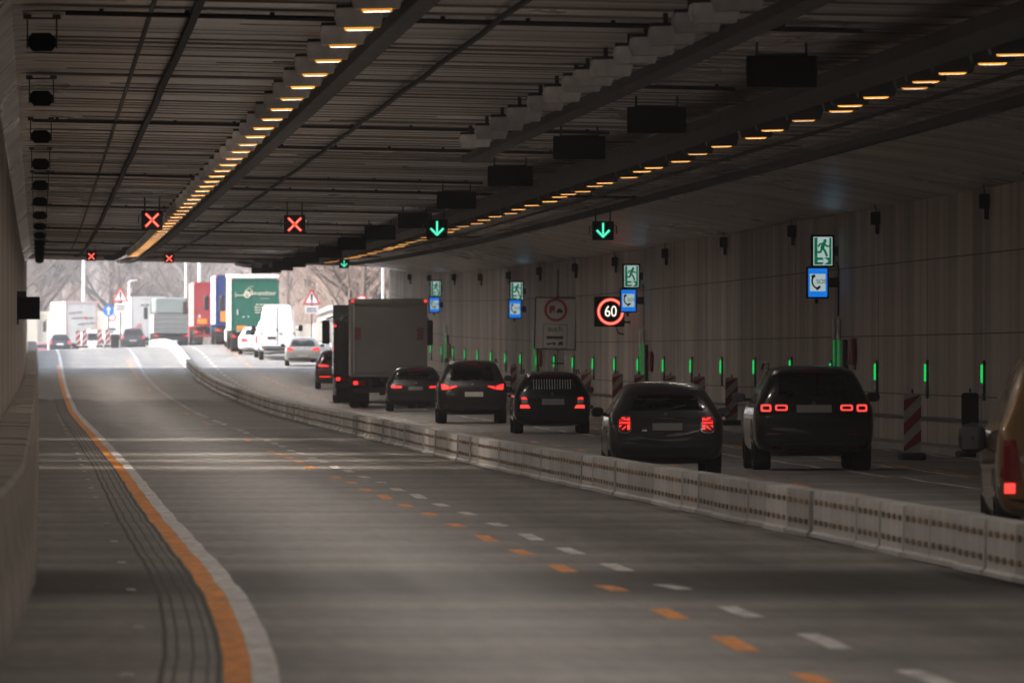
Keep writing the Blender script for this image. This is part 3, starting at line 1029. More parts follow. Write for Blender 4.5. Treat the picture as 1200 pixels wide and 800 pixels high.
# lit 60 sign
x, D, z = P(714.5, 365, 292)
root = empty('speed_sign', (x, D, z), label='lit electronic speed limit sign reading 60 in a glowing red ring', cat='speed sign')
mb = MB(); mb.bbox((0, .09, 0), (.86, .2, .86), .02); mb.build('housing', M['black'], root)
r = MB(); r.ring(0.03, 0, .30, .385, -.03, -.011); o = r.build('red_ring', M['red_led'], root)
r = MB(); r.ring(0.03, 0, .328, .358, -.036, -.031); r.build('bright_core', M['red_core'], o)
text('lettering', '60', .44, (.035, -.02, -.005), M['led_white'], root, .82)
b = MB(); b.box((.55, .1, -.3), (.5, .06, .06)); b.tube([(.2, .1, -.43), (.25, .1, -.60), (.42, .1, -.66)], .025, 5); b.build('bracket', M['bracket'], root)

# no overtaking board
x, D, z = P(651, 379, 322)
root = empty('no_overtaking_sign', (x, D, z), rot=(0, R(1.5), 0), label='grey white board forbidding trucks to overtake with an auch plate below', cat='traffic sign')
mb = MB(); mb.bbox((0, .03, 0), (1.28, .05, 1.62), .008); mb.build('board', M['sign_white'], root)
e = MB()
for xx in (-.64, .64): e.box((xx, .03, 0), (.035, .07, 1.64))
for zz in (-.81, .81): e.box((0, .03, zz), (1.24, .07, .035))
e.build('frame', M['joint'], root)
r = MB(); r.ring(0, .43, .285, .365, -.004, .0045); r.build('red_ring', M['sign_red'], root)
c = MB()
c.prism(rect(-.20, -.03, .40, .56), -.003, .0042); c.prism(rect(-.20, -.13, .33, .398), -.003, .0042); c.prism(rect(-.06, -.03, .33, .398), -.003, .0042)
c.build('truck_symbol', M['sign_red'], root)
c = MB(); c.prism([(.03, .35), (.22, .35), (.22, .42), (.18, .43), (.16, .475), (.08, .475), (.06, .43), (.03, .42)], -.003, .0042)
c.prism(disc(.07, .345, .025, 12), -.0035, .0043); c.prism(disc(.18, .345, .025, 12), -.0035, .0043); c.build('car_symbol', M['sign_ink'], root)
pz = MB(); pz.prism(rect(-.385, .385, -.78, -.02), -.004, .0045); pt = pz.build('extra_plate', M['sign_grey_ink'], root)
pz = MB(); pz.prism(rect(-.37, .37, -.765, -.035), -.008, -.0045); pz.build('plate_face', M['sign_white'], pt)
text('lettering', 'auch', .27, (0, -.011, -.17), M['sign_ink'], pt, .95)
s = MB()
s.prism(rect(-.27, .25, -.47, -.40), -.012, -.0085); s.prism([(.16, -.39), (.24, -.39), (.27, -.46), (.16, -.46)], -.0125, -.0085)
for xx in (-.22, -.12, .0, .1, .2): s.prism(disc(xx, -.475, .028, 10), -.013, -.0085)
s.prism([(-.27, -.66), (-.10, -.66), (-.10, -.63), (.02, -.66), (.02, -.60), (-.02, -.585), (-.05, -.6), (-.27, -.63)], -.012, -.0085)
s.prism([(.10, -.66), (.24, -.66), (.26, -.60), (.20, -.55), (.12, -.58)], -.012, -.0085)
for xx in (-.22, -.03, .14, .22): s.prism(disc(xx, -.665, .025, 10), -.013, -.0085)
s.build('vehicle_symbols', M['sign_ink'], pt)
b = MB(); b.tube([(.05, .09, .80), (.05, .09, 1.7)], .02, 5); b.tube([(.1, .09, -.8), (.1, .09, -1.7)], .02, 5); b.box((.1, .09, -1.25), (.4, .06, .05)); b.box((.45, .12, .3), (1.4, .05, .05)); b.box((.075, .09, 0), (.06, .04, 1.7)); b.build('support', M['bracket'], root)

# dark box on the far left wall
x, D, z = P(33.5, 361, 262)
root = empty('signal_box', (x, D, z), label='dark square box bracketed to the plain tunnel wall above the concrete barrier', cat='box')
mb = MB(); mb.bbox((0, 0, 0), (.58, .25, .58), .02); mb.build('housing', M['black'], root)
mb = MB(); mb.box((-.38, .05, -.05), (.26, .12, .75)); mb.box((-.2, .05, .36), (.3, .1, .14)); mb.build('bracket', M['bracket'], root)

# red and white delineator panels
def make_delineator(dark=False):
    root = empty('delineator_panel', (0, 0, 0))
    b = MB(); b.bbox((0, .1, .06), (.42, .95, .12), .03); b.build('rubber_foot', M['rubber_dark'], root)
    p = MB(); p.prism(rrect(-.15, .15, .125, 1.13, .05), -.02, .02)
    if dark:
        p.build('panel', M['rubber_dark'], root)
    else:
        pp = p.build('panel', M['stripe_white'], root)
        s = MB()
        for k in range(-1, 4):
            zb = .02 + k * .40
            poly = [(-.148, zb), (.148, zb + .30), (.148, zb + .50), (-.148, zb + .20)]
            poly = [(x, min(max(z, .14), 1.115)) for x, z in poly]
            if max(z for _, z in poly) - min(z for _, z in poly) < .02 or (poly[0][1] >= 1.11): continue
            s.prism(poly, -.026, -.0205)
        s.build('red_stripes', M['stripe_red'], pp)
    t = MB(); t.bbox((0, 0, 1.17), (.03, .03, .07), .005); t.build('lug', M['rubber_dark'], root)
    return root
dl = make_delineator()
firstd = True
labs = {1071: 'red and white striped delineator panel right of the black SUV', 858: 'red and white striped delineator panel left of the black SUV', 724: 'red and white striped delineator panel between the estate car and small hatchback',
        820: 'red and white delineator panel half hidden behind the small hatchback roof, right one', 786: 'red and white delineator panel peeping over the middle of the hatchback roof', 750: 'red and white delineator panel peeping over the hatchback roof, left one',
        687: 'red and white delineator panel touching the estate car roof edge', 603: 'red and white delineator panel between the tall dark SUV and estate car', 394: 'red and white delineator panel beside the mirror of the box truck'}
for px, D in ((1071, 174), (858, 243), (820, 255), (786, 266), (750, 280), (724, 291), (687, 312), (603, 362), (394, 512)):
    o = dl if firstd else copy_tree(dl)
    firstd = False
    x = (px - 45) * D / F
    o.location = (x, D, flat_z(x, D) + .004 if x < 16.1 else flat_z(x, D) + .14)
    tag(o, labs[px], 'delineator', 'delineator panels along the wall side')
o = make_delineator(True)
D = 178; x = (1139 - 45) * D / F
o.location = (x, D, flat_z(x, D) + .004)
tag(o, 'delineator panel showing its dark back between the striped panel and the golden van', 'delineator', 'delineator panels along the wall side')

# ================================================================== VEHICLES
def subdivide_mesh(vs, fs, levels):
    me = bpy.data.meshes.new('loft')
    me.from_pydata(vs, [], fs)
    bm = bmesh.new(); bm.from_mesh(me)
    bmesh.ops.recalc_face_normals(bm, faces=bm.faces)
    bm.to_mesh(me); bm.free()
    o = bpy.data.objects.new('loft', me)
    COL.objects.link(o)
    md = o.modifiers.new('s', 'SUBSURF'); md.levels = levels; md.render_levels = levels
    dg = bpy.context.evaluated_depsgraph_get()
    out = bpy.data.meshes.new_from_object(o.evaluated_get(dg))
    bpy.data.objects.remove(o)
    bpy.data.meshes.remove(me)
    for p in out.polygons: p.use_smooth = True
    return out

def loft_body(name, st, belt, material, parent, levels=2):
    """st: stations (y, half width, z bottom, z top, half width of the roof edge)"""
    vs, n = [], 0
    for (y, w, zb, zt, wr) in st:
        bl = min(belt, zt - .06)
        mid = zb + (bl - zb) * .5
        half = [(0, zb), (w * .80, zb), (w * .97, zb + .07), (w, mid), (w * .99, bl - .10 * (bl - zb)), (w * .955, bl), (min(wr, w * .93), zt - .07 if zt > belt + .15 else zt - .02), (min(wr, w * .93) * .82, zt - .005), (0, zt + .02)]
        ring = half + [(-x, z) for x, z in reversed(half[1:-1])]
        n = len(ring)
        vs += [(x, y, z) for x, z in ring]
    fs = []
    for a in range(len(st) - 1):
        for i in range(n):
            j = (i + 1) % n
            fs.append((a * n + i, a * n + j, (a + 1) * n + j, (a + 1) * n + i))
    fs.append(tuple(range(n)))
    fs.append(tuple(reversed(range((len(st) - 1) * n, len(st) * n))))
    me = subdivide_mesh(vs, fs, levels)
    me.name = name
    o = link_mesh(name, me, material, parent)
    bvh = BVHTree.FromPolygons([v.co.copy() for v in me.vertices], [tuple(p.vertices) for p in me.polygons])
    return o, bvh

def decal(name, bvh, outline, material, parent, view='rear', off=.008, thick=.02, step=.07, side=1):
    bm = bmesh.new()
    vs = [bm.verts.new((a, 0, b)) for a, b in outline]
    f = bm.faces.new(vs)
    bmesh.ops.triangulate(bm, faces=[f])
    for ax in (0, 2):
        lo = min(v.co[ax] for v in bm.verts); hi = max(v.co[ax] for v in bm.verts)
        k = max(1, int((hi - lo) / step))
        for i in range(1, k):
            c = [0, 0, 0]; c[ax] = lo + (hi - lo) * i / k
            nn = [0, 0, 0]; nn[ax] = 1
            bmesh.ops.bisect_plane(bm, geom=bm.verts[:] + bm.edges[:] + bm.faces[:], plane_co=c, plane_no=nn)
    dead = []
    for v in bm.verts:
        a, b = v.co.x, v.co.z
        if view == 'rear': org, d = Vector((a, -3, b)), Vector((0, 1, 0))
        elif view == 'front': org, d = Vector((a, 30, b)), Vector((0, -1, 0))
        else: org, d = Vector((side * 4, a, b)), Vector((-side, 0, 0))
        hit = bvh.ray_cast(org, d)
        if hit[0] is None or (view == 'rear' and hit[0].y > 2.2): dead.append(v)
        else: v.co = hit[0] - d * off
    bmesh.ops.delete(bm, geom=dead, context='VERTS')
    if not bm.faces:
        bm.free(); return None
    d = Vector((0, 1, 0)) if view == 'rear' else (Vector((0, -1, 0)) if view == 'front' else Vector((-side, 0, 0)))
    r = bmesh.ops.extrude_face_region(bm, geom=bm.faces[:])
    for v in [g for g in r['geom'] if isinstance(g, bmesh.types.BMVert)]: v.co += d * thick
    bmesh.ops.recalc_face_normals(bm, faces=bm.faces)
    me = bpy.data.meshes.new(name)
    bm.to_mesh(me); bm.free()
    return link_mesh(name, me, material, parent)

def wheel(parent, x, y, r, w, rim=True):
    m = MB()
    n = 24
    prof = [(-w / 2, r * .62), (-w / 2, r * .93), (-w / 2 + .025, r), (w / 2 - .025, r), (w / 2, r * .93), (w / 2, r * .62)]
    vs = [(px, pr * math.cos(2 * math.pi * k / n), pr * math.sin(2 * math.pi * k / n)) for k in range(n) for px, pr in prof]
    q = len(prof)
    fs = [(k * q + i, k * q + i + 1, ((k + 1) % n) * q + i + 1, ((k + 1) % n) * q + i) for k in range(n) for i in range(q - 1)]
    m.add(vs, fs)
    o = m.build('wheel', M['tyre'], parent, smooth=True, loc=(x, y, r))
    if rim:
        h = MB()
        s = 1 if x > 0 else -1
        h.tube([(-w * .35 * s, 0, 0), (w * .35 * s, 0, 0)], r * .63, 18)
        h.tube([(w * .35 * s, 0, 0), (w * .42 * s, 0, 0)], r * .2, 10)
        h.build('rim', M['rim'], o)
    return o

def mirror_cap(root, x, y, z, w=.22, h=.16, material=None):
    s = 1 if x > 0 else -1
    bm = bmesh.new()
    bmesh.ops.create_icosphere(bm, subdivisions=2, radius=1)
    for v in bm.verts:
        c = v.co
        for k in range(3): c[k] = math.copysign(abs(c[k]) ** .72, c[k])
        v.co = (c.x * w / 2, c.y * .10, c.z * h / 2)
    me = bpy.data.meshes.new('mirror'); bm.to_mesh(me); bm.free()
    for p in me.polygons: p.use_smooth = True
    o = link_mesh('mirror', me, material or M['trim'], root, (x, y, z))
    a = MB(); a.box((-s * (w / 2 + .04), .02, -h * .25), (.12, .05, .05)); a.build('mirror_arm', M['trim'], o)
    g = MB(); g.prism(rrect(-w * .38, w * .38, -h * .36, h * .36, .03), -.098, -.088); g.build('mirror_glass', M['glass'], o)

STYLES = {
 # y, w, zb, zt, wr as fractions: w of half width, z of height, y in metres at the tail then the nose
 'suv':   [(0, .86, 0.200, .46, .8), (.03, .95, .21, .56, .8), (.10, .985, .18, .635, .84), (.22, 1, .17, .80, .80), (.42, 1, .17, .955, .735), (.62, 1, .17, .985, .72), (1.1, 1, 0.126, 1.0, .72), (2.3, 1, 0.126, 1.0, .72), (2.75, 1, 0.126, .955, .72), (3.45, 1, 0.126, .655, .85), (4.25, .98, 0.133, .59, .8), (4.5, .92, 0.148, .48, .75), (4.56, .8, 0.192, .40, .7)],
 'hatch': [(0, .84, 0.207, .47, .8), (.03, .94, .2, .56, .8), (.10, .985, .16, .64, .84), (.24, 1, .15, .80, .78), (.50, 1, .15, .95, .72), (.75, 1, .15, .985, .70), (1.3, 1, 0.111, 1.0, .70), (2.2, 1, 0.111, .99, .70), (2.6, 1, 0.111, .93, .70), (3.25, 1, 0.111, .63, .85), (3.85, .98, 0.118, .55, .8), (4.1, .9, 0.148, .44, .75), (4.16, .8, 0.192, .36, .7)],
 'wagon': [(0, .86, 0.200, .46, .8), (.03, .95, .2, .56, .8), (.10, .985, .16, .63, .84), (.22, 1, .15, .80, .78), (.45, 1, .15, .95, .72), (.7, 1, .15, .985, .71), (1.4, 1, 0.111, 1.0, .71), (2.6, 1, 0.111, 1.0, .71), (3.0, 1, 0.111, .94, .71), (3.65, 1, 0.111, .63, .85), (4.3, .98, 0.118, .55, .8), (4.55, .9, 0.148, .44, .75), (4.62, .8, 0.192, .36, .7)],
 'sedan': [(0, .86, 0.200, .50, .8), (.03, .95, .2, .60, .84), (.10, .985, .16, .675, .86), (.35, 1, .15, .71, .84), (.62, 1, .15, .73, .80), (1.0, 1, 0.111, .88, .72), (1.4, 1, 0.111, .98, .69), (2.0, 1, 0.111, 1.0, .69), (2.7, 1, 0.111, .97, .69), (3.1, 1, 0.111, .88, .70), (3.6, 1, 0.111, .66, .85), (4.3, .98, 0.118, .57, .8), (4.6, .9, 0.148, .44, .75), (4.66, .8, 0.192, .36, .7)],
 'van':   [(0, .90, 0.148, .90, .80), (.02, .965, .17, .955, .80), (.08, .99, .155, .985, .80), (.3, 1, .15, 1.0, .80), (1.0, 1, 0.111, 1.0, .80), (3.0, 1, 0.111, 1.0, .80), (4.3, 1, 0.111, .99, .80), (4.7, 1, 0.111, .93, .80), (5.3, 1, 0.111, .62, .82), (5.85, .96, 0.118, .47, .8), (6.0, .88, 0.148, .38, .75)],
 'minivan': [(0, .88, 0.178, .52, .8), (.03, .96, .20, .60, .82), (.08, .985, .17, .68, .84), (.17, 1, .16, .85, .80), (.30, 1, .16, .96, .755), (.5, 1, .16, .99, .74), (1.2, 1, 0.118, 1.0, .74), (2.4, 1, 0.118, 1.0, .74), (2.9, 1, 0.118, .95, .74), (3.7, 1, 0.118, .64, .85), (4.2, .97, 0.126, .55, .8), (4.4, .88, 0.148, .42, .75)],
}

def make_car(name, label, cat, loc, style, W, H, belt, paintm, lamps, window, plate=None, yaw=-0.02, wheel_r=.33, wheel_w=.22, mirrors=None, bumper=None, trims=(), group=None, tail_parts=None, plate_m='plate', win_m='glass', roof_rails=False, track=None, rear_axle=.85, detail=True, see=True):
    see = see and window is not None and style not in ('van',)
    x, D, z = loc
    root = empty(name, (x, D, z), (pitch(D, 4), 0, yaw), label, cat, group)
    hw = W / 2
    st = [(y, w * hw, zb * H, zt * H - .02, wr * hw) for y, w, zb, zt, wr in STYLES[style]]
    L = L_ = st[-1][0]
    body, bvh = loft_body('body', st, belt, paintm, root, 3 if see else 2)
    if window:
        decal('rear_window', bvh, window, M['pane' if see else win_m], root, off=.004, thick=.012)
    screen = [(-hw * .72, belt + .06), (hw * .72, belt + .06), (hw * .6, H - .16), (-hw * .6, H - .16)]
    if see:
        def inside(x, z, poly, k=.03):
            n = len(poly); ok = True
            for i in range(n):
                (ax, az), (bx, bz) = poly[i], poly[(i + 1) % n]
                l = math.hypot(bx - ax, bz - az)
                if ((bx - ax) * (z - az) - (bz - az) * (x - ax)) / l < k: return False
            return True
        bm = bmesh.new(); bm.from_mesh(body.data)
        dead = []
        for f in bm.faces:
            c = f.calc_center_median()
            if c.y < 1.6 and abs(f.normal.y) > .15 and all(inside(v.co.x, v.co.z, window) for v in f.verts): dead.append(f)
            elif c.y > L_ * .45 and abs(f.normal.y) > .15 and all(inside(v.co.x, v.co.z, screen) for v in f.verts): dead.append(f)
        bmesh.ops.delete(bm, geom=dead, context='FACES')
        bm.to_mesh(body.data); bm.free()
        for x_, y_, w_ in ((-.37 * hw / .9, 2.05, .25), (.37 * hw / .9, 2.05, .25)):
            m_ = MB(); m_.bbox((x_, y_ + .05, belt - .12), (.46, .14, .55), .05); m_.bbox((x_, y_, belt + .24), (w_, .10, .19), .04); m_.box((x_, y_, belt + .14), (.12, .03, .16)); m_.build('front_seat', M['seat_cloth'], root)
        m_ = MB(); m_.bbox((0, .98, belt - .16), (hw * 1.35, .14, .42), .05)
        for x_ in (-.42, 0, .42): m_.bbox((x_ * hw / .9, .95, belt + .08), (.22, .09, .13), .03)
        m_.build('rear_seat', M['seat_cloth'], root)
    if detail:
        y0, y1 = .55, L - 1.35
        for s in (-1, 1):
            if style not in ('van',):
                decal('side_window', bvh, [(y0 + .1, belt + .03), (y1, belt + .03), (y1 - .75, H - .16), (y0 + .25, H - .16)], M['glass'], root, 'side', off=.004, thick=.012, step=.25, side=s)
            for yc in (rear_axle, L - .9):
                arch = [(yc + (wheel_r + .07) * math.cos(R(a)), wheel_r + (wheel_r + .07) * math.sin(R(a))) for a in range(-25, 206, 15)]
                decal('wheel_arch', bvh, arch, M['trim'], root, 'side', off=.003, thick=.01, step=.3, side=s)
        decal('windscreen', bvh, screen, M['pane' if see else 'glass'], root, 'front', off=.004, thick=.012, step=.2)
    for nm, out, mm, off in lamps:
        decal(nm, bvh, out, M[mm], root, off=off, thick=.025, step=.05)
    if plate:
        decal('number_plate', bvh, rect(*plate), M[plate_m], root, off=.018, thick=.02, step=.3)
    if detail and style != 'van':
        if window:
            zt_ = max(z for _, z in window); zb_ = min(z for _, z in window)
            decal('high_stop_lamp', bvh, rect(-.16, .16, zt_ + .015, zt_ + .04), M['tail_off'], root, off=.010, thick=.02, step=.2)
            decal('rear_wiper', bvh, [(-.01, zb_ + .01), (.02, zb_ + .0), (.30, zb_ + .07), (.30, zb_ + .085)], M['trim'], root, off=.016, thick=.02, step=.2)
            decal('badge', bvh, disc(0, zb_ - .055, .035, 14), M['chrome'], root, off=.010, thick=.02, step=.1)
            for s_ in (-1, 1): decal('tailgate_seam', bvh, [(s_ * hw * .70, belt - .42), (s_ * hw * .71, belt - .42), (s_ * hw * .735, belt - .02), (s_ * hw * .725, belt - .02)], M['rubber_dark'], root, off=.002, thick=.01, step=.2)
            decal('tailgate_seam', bvh, rect(-hw * .70, hw * .70, belt - .43, belt - .42), M['rubber_dark'], root, off=.002, thick=.01, step=.2)
    if bumper:
        decal('bumper', bvh, bumper, M['trim'], root, off=.006, thick=.02)
    for nm, out, mm, off in trims:
        decal(nm, bvh, out, M[mm] if isinstance(mm, str) else mm, root, off=off, thick=.02, step=.12)
    tr = track or hw - wheel_w / 2 - .02
    for yc in (rear_axle, L - .9):
        for s in (-1, 1):
            wheel(root, s * tr, yc, wheel_r, wheel_w)
    if mirrors:
        mz, my, mx, mw, mh = mirrors
        for s in (-1, 1): mirror_cap(root, s * mx, my, mz, mw, mh)
    if roof_rails:
        for s in (-1, 1):
            m = MB(); m.tube([(s * hw * .72, .75, H - .07), (s * hw * .70, .9, H + .02), (s * hw * .70, 2.5, H + .02), (s * hw * .72, 2.7, H - .07)], .018, 6); m.build('roof_rail', M['bracket'], root)
    return root, bvh

def mir(outline): return [(-x, z) for x, z in reversed(outline)]
def both(nm, out, mm, off): return [(nm, out, mm, off), (nm, mir(out), mm, off)]

BLACKP = paint('car_paint_black', (0.006, 0.006, 0.008), .28)
GREYD = paint('car_paint_dark_grey', (0.040, 0.040, 0.042), .28)
GREYB = paint('car_paint_charcoal', (0.016, 0.016, 0.018), .32)
BROWN = paint('car_paint_dark_brown', (0.022, 0.018, 0.019), .32)
WINE = paint('car_paint_wine', (0.040, 0.012, 0.018), .3)
SILV = paint('car_paint_silver', (0.22, 0.212, 0.207), .35, metal=0)
WHITE = paint('car_paint_white', (0.66, 0.66, 0.67), .4, metal=0)
GOLD = paint('van_paint_gold', (0.22, 0.13, 0.05), .35, metal=.3)

def at(px, s, D=None):
    """ground point under photograph column px for an object seen at s px per metre"""
    D = D or F / s
    x = (px - 45) / s
    return (x, D, flat_z(x, D) + .004)

# --- black SUV with ring-shaped tail lights
ring = []
for o_, i_ in ((rrect(.655, .82, .905, 1.02, .03), rrect(.685, .79, .935, .99, .02)), (rrect(.405, .60, .92, 1.015, .03), rrect(.435, .57, .945, .99, .02))):
    ring += both('tail_light', o_, 'tail_hot', .010) + both('tail_light_core', i_, 'tail_off', .016)
make_car('black_suv', 'glossy black SUV with four glowing ring tail lights, right lane', 'car', at(955.5, 76.5), 'suv', 1.86, 1.63, 1.03, BLACKP, ring,
         [(-.63, 1.09), (.63, 1.09), (.52, 1.50), (-.52, 1.50)], (-.27, .27, .895, 1.01), mirrors=(1.12, 2.45, 1.05, .22, .15), wheel_r=.36, wheel_w=.27,
         bumper=[(-.62, .30), (.62, .30), (.70, .45), (-.70, .45)],
         trims=both('exhaust_trim', rrect(.46, .68, .30, .37, .02), 'chrome', .012) + both('exhaust_opening', rrect(.49, .65, .315, .355, .015), 'trim', .02) + [('chrome_strip', rect(-.46, .46, .40, .425), 'bracket', .012)] + both('reflector', rect(.52, .70, .555, .575), 'tail_off', .01), roof_rails=True)
# --- small dark grey hatchback with flag shaped tail lights
def flag_lamp(s):
    x0, x1, z0, z1 = .52, .685, .665, .865
    L_ = [('tail_light_bezel', rrect(.505, .71, .625, .885, .07), 'chrome', .006), ('tail_light_base', rrect(.522, .693, .642, .868, .06), 'tail_off', .012)]
    L_ += [('tail_light', [(x0 + .005, .768), (x1, .768), (x1, .793), (x0 + .005, .793)], 'tail', .018), ('tail_light', [(x0 + .01, .81), (x0 + .05, .81), (x0 + .05, .855), (x0 + .01, .855)], 'tail', .018),
           ('tail_light', [(x0 + .06, .81), (x0 + .135, .845), (x0 + .135, .86), (x0 + .10, .86), (x0 + .06, .835)], 'tail', .018), ('tail_light', [(x0 + .065, .81), (x1, .812), (x1, .822)], 'tail', .018),
           ('tail_light', [(x0 + .01, .68), (x0 + .05, .68), (x0 + .05, .755), (x0 + .01, .755)], 'tail_hot', .018), ('tail_light', [(x0 + .07, .745), (x0 + .07, .715), (x0 + .115, .68), (x1 - .03, .68)], 'tail', .018),
           ('tail_light', [(x0 + .125, .748), (x1, .705), (x1, .748)], 'tail', .018)]
    return [(n, o if s > 0 else mir(o), m, f) for n, o, m, f in L_]
make_car('small_hatchback', 'small dark grey hatchback with flag patterned red tail lights by the white barrier', 'car', at(781.3, 80.3), 'hatch', 1.69, 1.40, .93, GREYD, flag_lamp(1) + flag_lamp(-1),
         [(-.55, .965), (.55, .965), (.47, 1.22), (-.47, 1.22)], (-.20, .235, .67, .775), mirrors=(.93, 2.0, .94, .19, .15), wheel_r=.31, wheel_w=.21,
         bumper=[(-.60, .24), (.60, .24), (.66, .42), (-.66, .42)],
         trims=[('plate_recess', rrect(-.27, .31, .65, .86, .05), 'trim', .006), ('badge', rrect(-.36, -.28, .655, .685, .01), 'chrome', .008), ('spoiler', [(-.5, 1.25), (.5, 1.25), (.48, 1.31), (-.48, 1.31)], GREYB, .02), ('handle_strip', rect(-.12, .15, .835, .85), 'chrome', .012)], rear_axle=.62)
m = MB(); m.tube([(0, .9, 1.40), (0, .72, 1.46)], .012, 5); m.build('roof_aerial', M['trim'], bpy.data.objects['small_hatchback'])
# --- black estate car
lampE = []
lampE += both('tail_light', [(.57, .74), (.73, .74), (.715, .835), (.60, .835)], 'tail_off', .008)
lampE += both('brake_light', [(.57, .79), (.71, .79), (.70, .835), (.60, .835)], 'tail', .014) + both('reversing_light', [(.57, .70), (.70, .70), (.71, .785), (.57, .785)], 'tail_white', .012)
lampE += both('lower_tail_light', [(.50, .585), (.74, .585), (.73, .665), (.55, .665)], 'tail_hot', .014)
est, eb = make_car('estate_car', 'black estate car with a barred dog grille in its rear window', 'car', at(647.5, 51.4), 'wagon', 1.77, 1.44, .95, BLACKP, lampE,
         [(-.62, .97), (.62, .97), (.53, 1.30), (-.53, 1.30)], (-.24, .27, .665, .80), mirrors=(1.0, 2.6, .94, .20, .15), wheel_r=.33, wheel_w=.22,
         bumper=[(-.66, .22), (.66, .22), (.70, .36), (-.70, .36)], trims=[('chrome_strip', rect(-.3, .33, .83, .845), 'bracket', .012)], roof_rails=True)
bars = []
for k in range(15):
    xx = -.42 + .84 * k / 14
    d_ = decal('dog_grille_bar', eb, [(xx - .008, 1.02), (xx + .008, 1.02), (xx + .008, 1.24), (xx - .008, 1.24)], M['lamp_grey'], est, off=.009, thick=.008, step=.2)
# --- tall dark SUV with slanted wide tail lights
lampS = both('tail_light', [(.40, .97), (.60, .90), (.60, .975), (.42, .995)], 'tail', .012) + both('outer_tail_light', [(.625, .895), (.80, .885), (.83, 1.045), (.70, 1.02), (.625, .975)], 'tail', .012) + both('bright_band', [(.625, .90), (.80, .893), (.82, .95), (.625, .94)], 'tail_hot', .017)
make_car('tall_suv', 'tall dark SUV with slanted wide red tail lights and pale number plate', 'car', at(553.6, 44.6), 'suv', 1.86, 1.68, 1.05, BROWN, lampS,
         [(-.66, 1.09), (.66, 1.09), (.55, 1.54), (-.55, 1.54)], (-.20, .28, .705, .83), mirrors=(1.18, 2.5, 1.0, .22, .16), wheel_r=.355, wheel_w=.25, plate_m='plate_pale',
         bumper=[(-.68, .30), (.68, .30), (.74, .50), (-.74, .50)], trims=both('reflector', rect(.55, .72, .455, .475), 'tail_off', .01), roof_rails=True)
# --- dark saloon-like hatch with narrow lamps
lampA = both('tail_light', [(.43, .735), (.56, .735), (.56, .80), (.45, .80)], 'tail', .012) + both('outer_tail_light', [(.585, .735), (.75, .735), (.76, .82), (.585, .80)], 'tail', .012)
make_car('dark_hatchback', 'charcoal hatchback with narrow red tail lights directly behind the box truck', 'car', at(486.9, 37.5), 'hatch', 1.82, 1.43, .93, GREYB, lampA,
         [(-.62, .96), (.62, .96), (.51, 1.27), (-.51, 1.27)], (-.22, .22, .67, .78), mirrors=(.98, 2.3, .98, .2, .15), bumper=[(-.66, .22), (.66, .22), (.70, .38), (-.70, .38)])
# --- wine red SUV, partly hidden
lampR = both('tail_light', [(.36, .93), (.76, .93), (.80, 1.03), (.62, 1.01), (.38, .975)], 'tail', .012)
make_car('wine_red_suv', 'wine red SUV half hidden behind the dark truck mirror', 'car', at(395.5, 28.7), 'suv', 1.84, 1.62, 1.03, WINE, lampR,
         [(-.66, 1.07), (.66, 1.07), (.55, 1.50), (-.55, 1.50)], (-.25, .25, .62, .73), mirrors=(1.15, 2.5, 1.0, .2, .15), bumper=[(-.66, .28), (.66, .28), (.72, .45), (-.72, .45)],
         trims=both('reflector', rect(.3, .74, .50, .535), 'tail', .01))
# --- grey hatchback at the tunnel mouth
lampG = both('tail_light', [(.44, .765), (.80, .765), (.82, .90), (.66, .925), (.50, .86)], 'tail', .012)
make_car('silver_hatchback', 'silver grey hatchback at the edge of the tunnel shade with red tail lights', 'car', at(354.6, 24.0), 'hatch', 1.78, 1.44, .93, SILV, lampG,
         [(-.62, .96), (.62, .96), (.52, 1.30), (-.52, 1.30)], (-.25, .25, .46, .56), mirrors=(.98, 2.2, .98, .2, .15), bumper=[(-.66, .22), (.66, .22), (.72, .40), (-.72, .40)])

# --- white panel van
vD = 12000 / 22.6
van, vb = make_car('white_van', 'tall white panel van with closed rear doors in bright daylight', 'van', at(324.8, 23.2), 'van', 1.90, 2.80, 1.5, WHITE,
         both('tail_light', rect(.86, .96, 1.16, 1.42), 'tail_off', .012) + both('brake_light', rect(.86, .96, .95, 1.155), 'tail_hot', .012),
         None, (-.50, -.08, 1.06, 1.17), mirrors=(1.55, 4.6, 1.2, .24, .34), wheel_r=.36, wheel_w=.24, bumper=[(-.86, .47), (.86, .47), (.9, .60), (-.9, .60)],
         trims=[('door_seam', rect(-.012, .012, .75, 2.60), 'bracket', .006), ('roof_seam', rect(-.86, .86, 2.61, 2.635), 'bracket', .006), ('door_handle', rect(-.05, .02, 1.46, 1.58), 'trim', .02), ('door_handle', rect(.10, .26, 1.30, 1.35), 'trim', .02)] + both('door_hinge', rect(.78, .86, 1.32, 1.38), 'bracket', .02) + [('sill_step', rect(-.8, .8, .62, .70), 'bracket', .012)], plate_m='sign_ink')
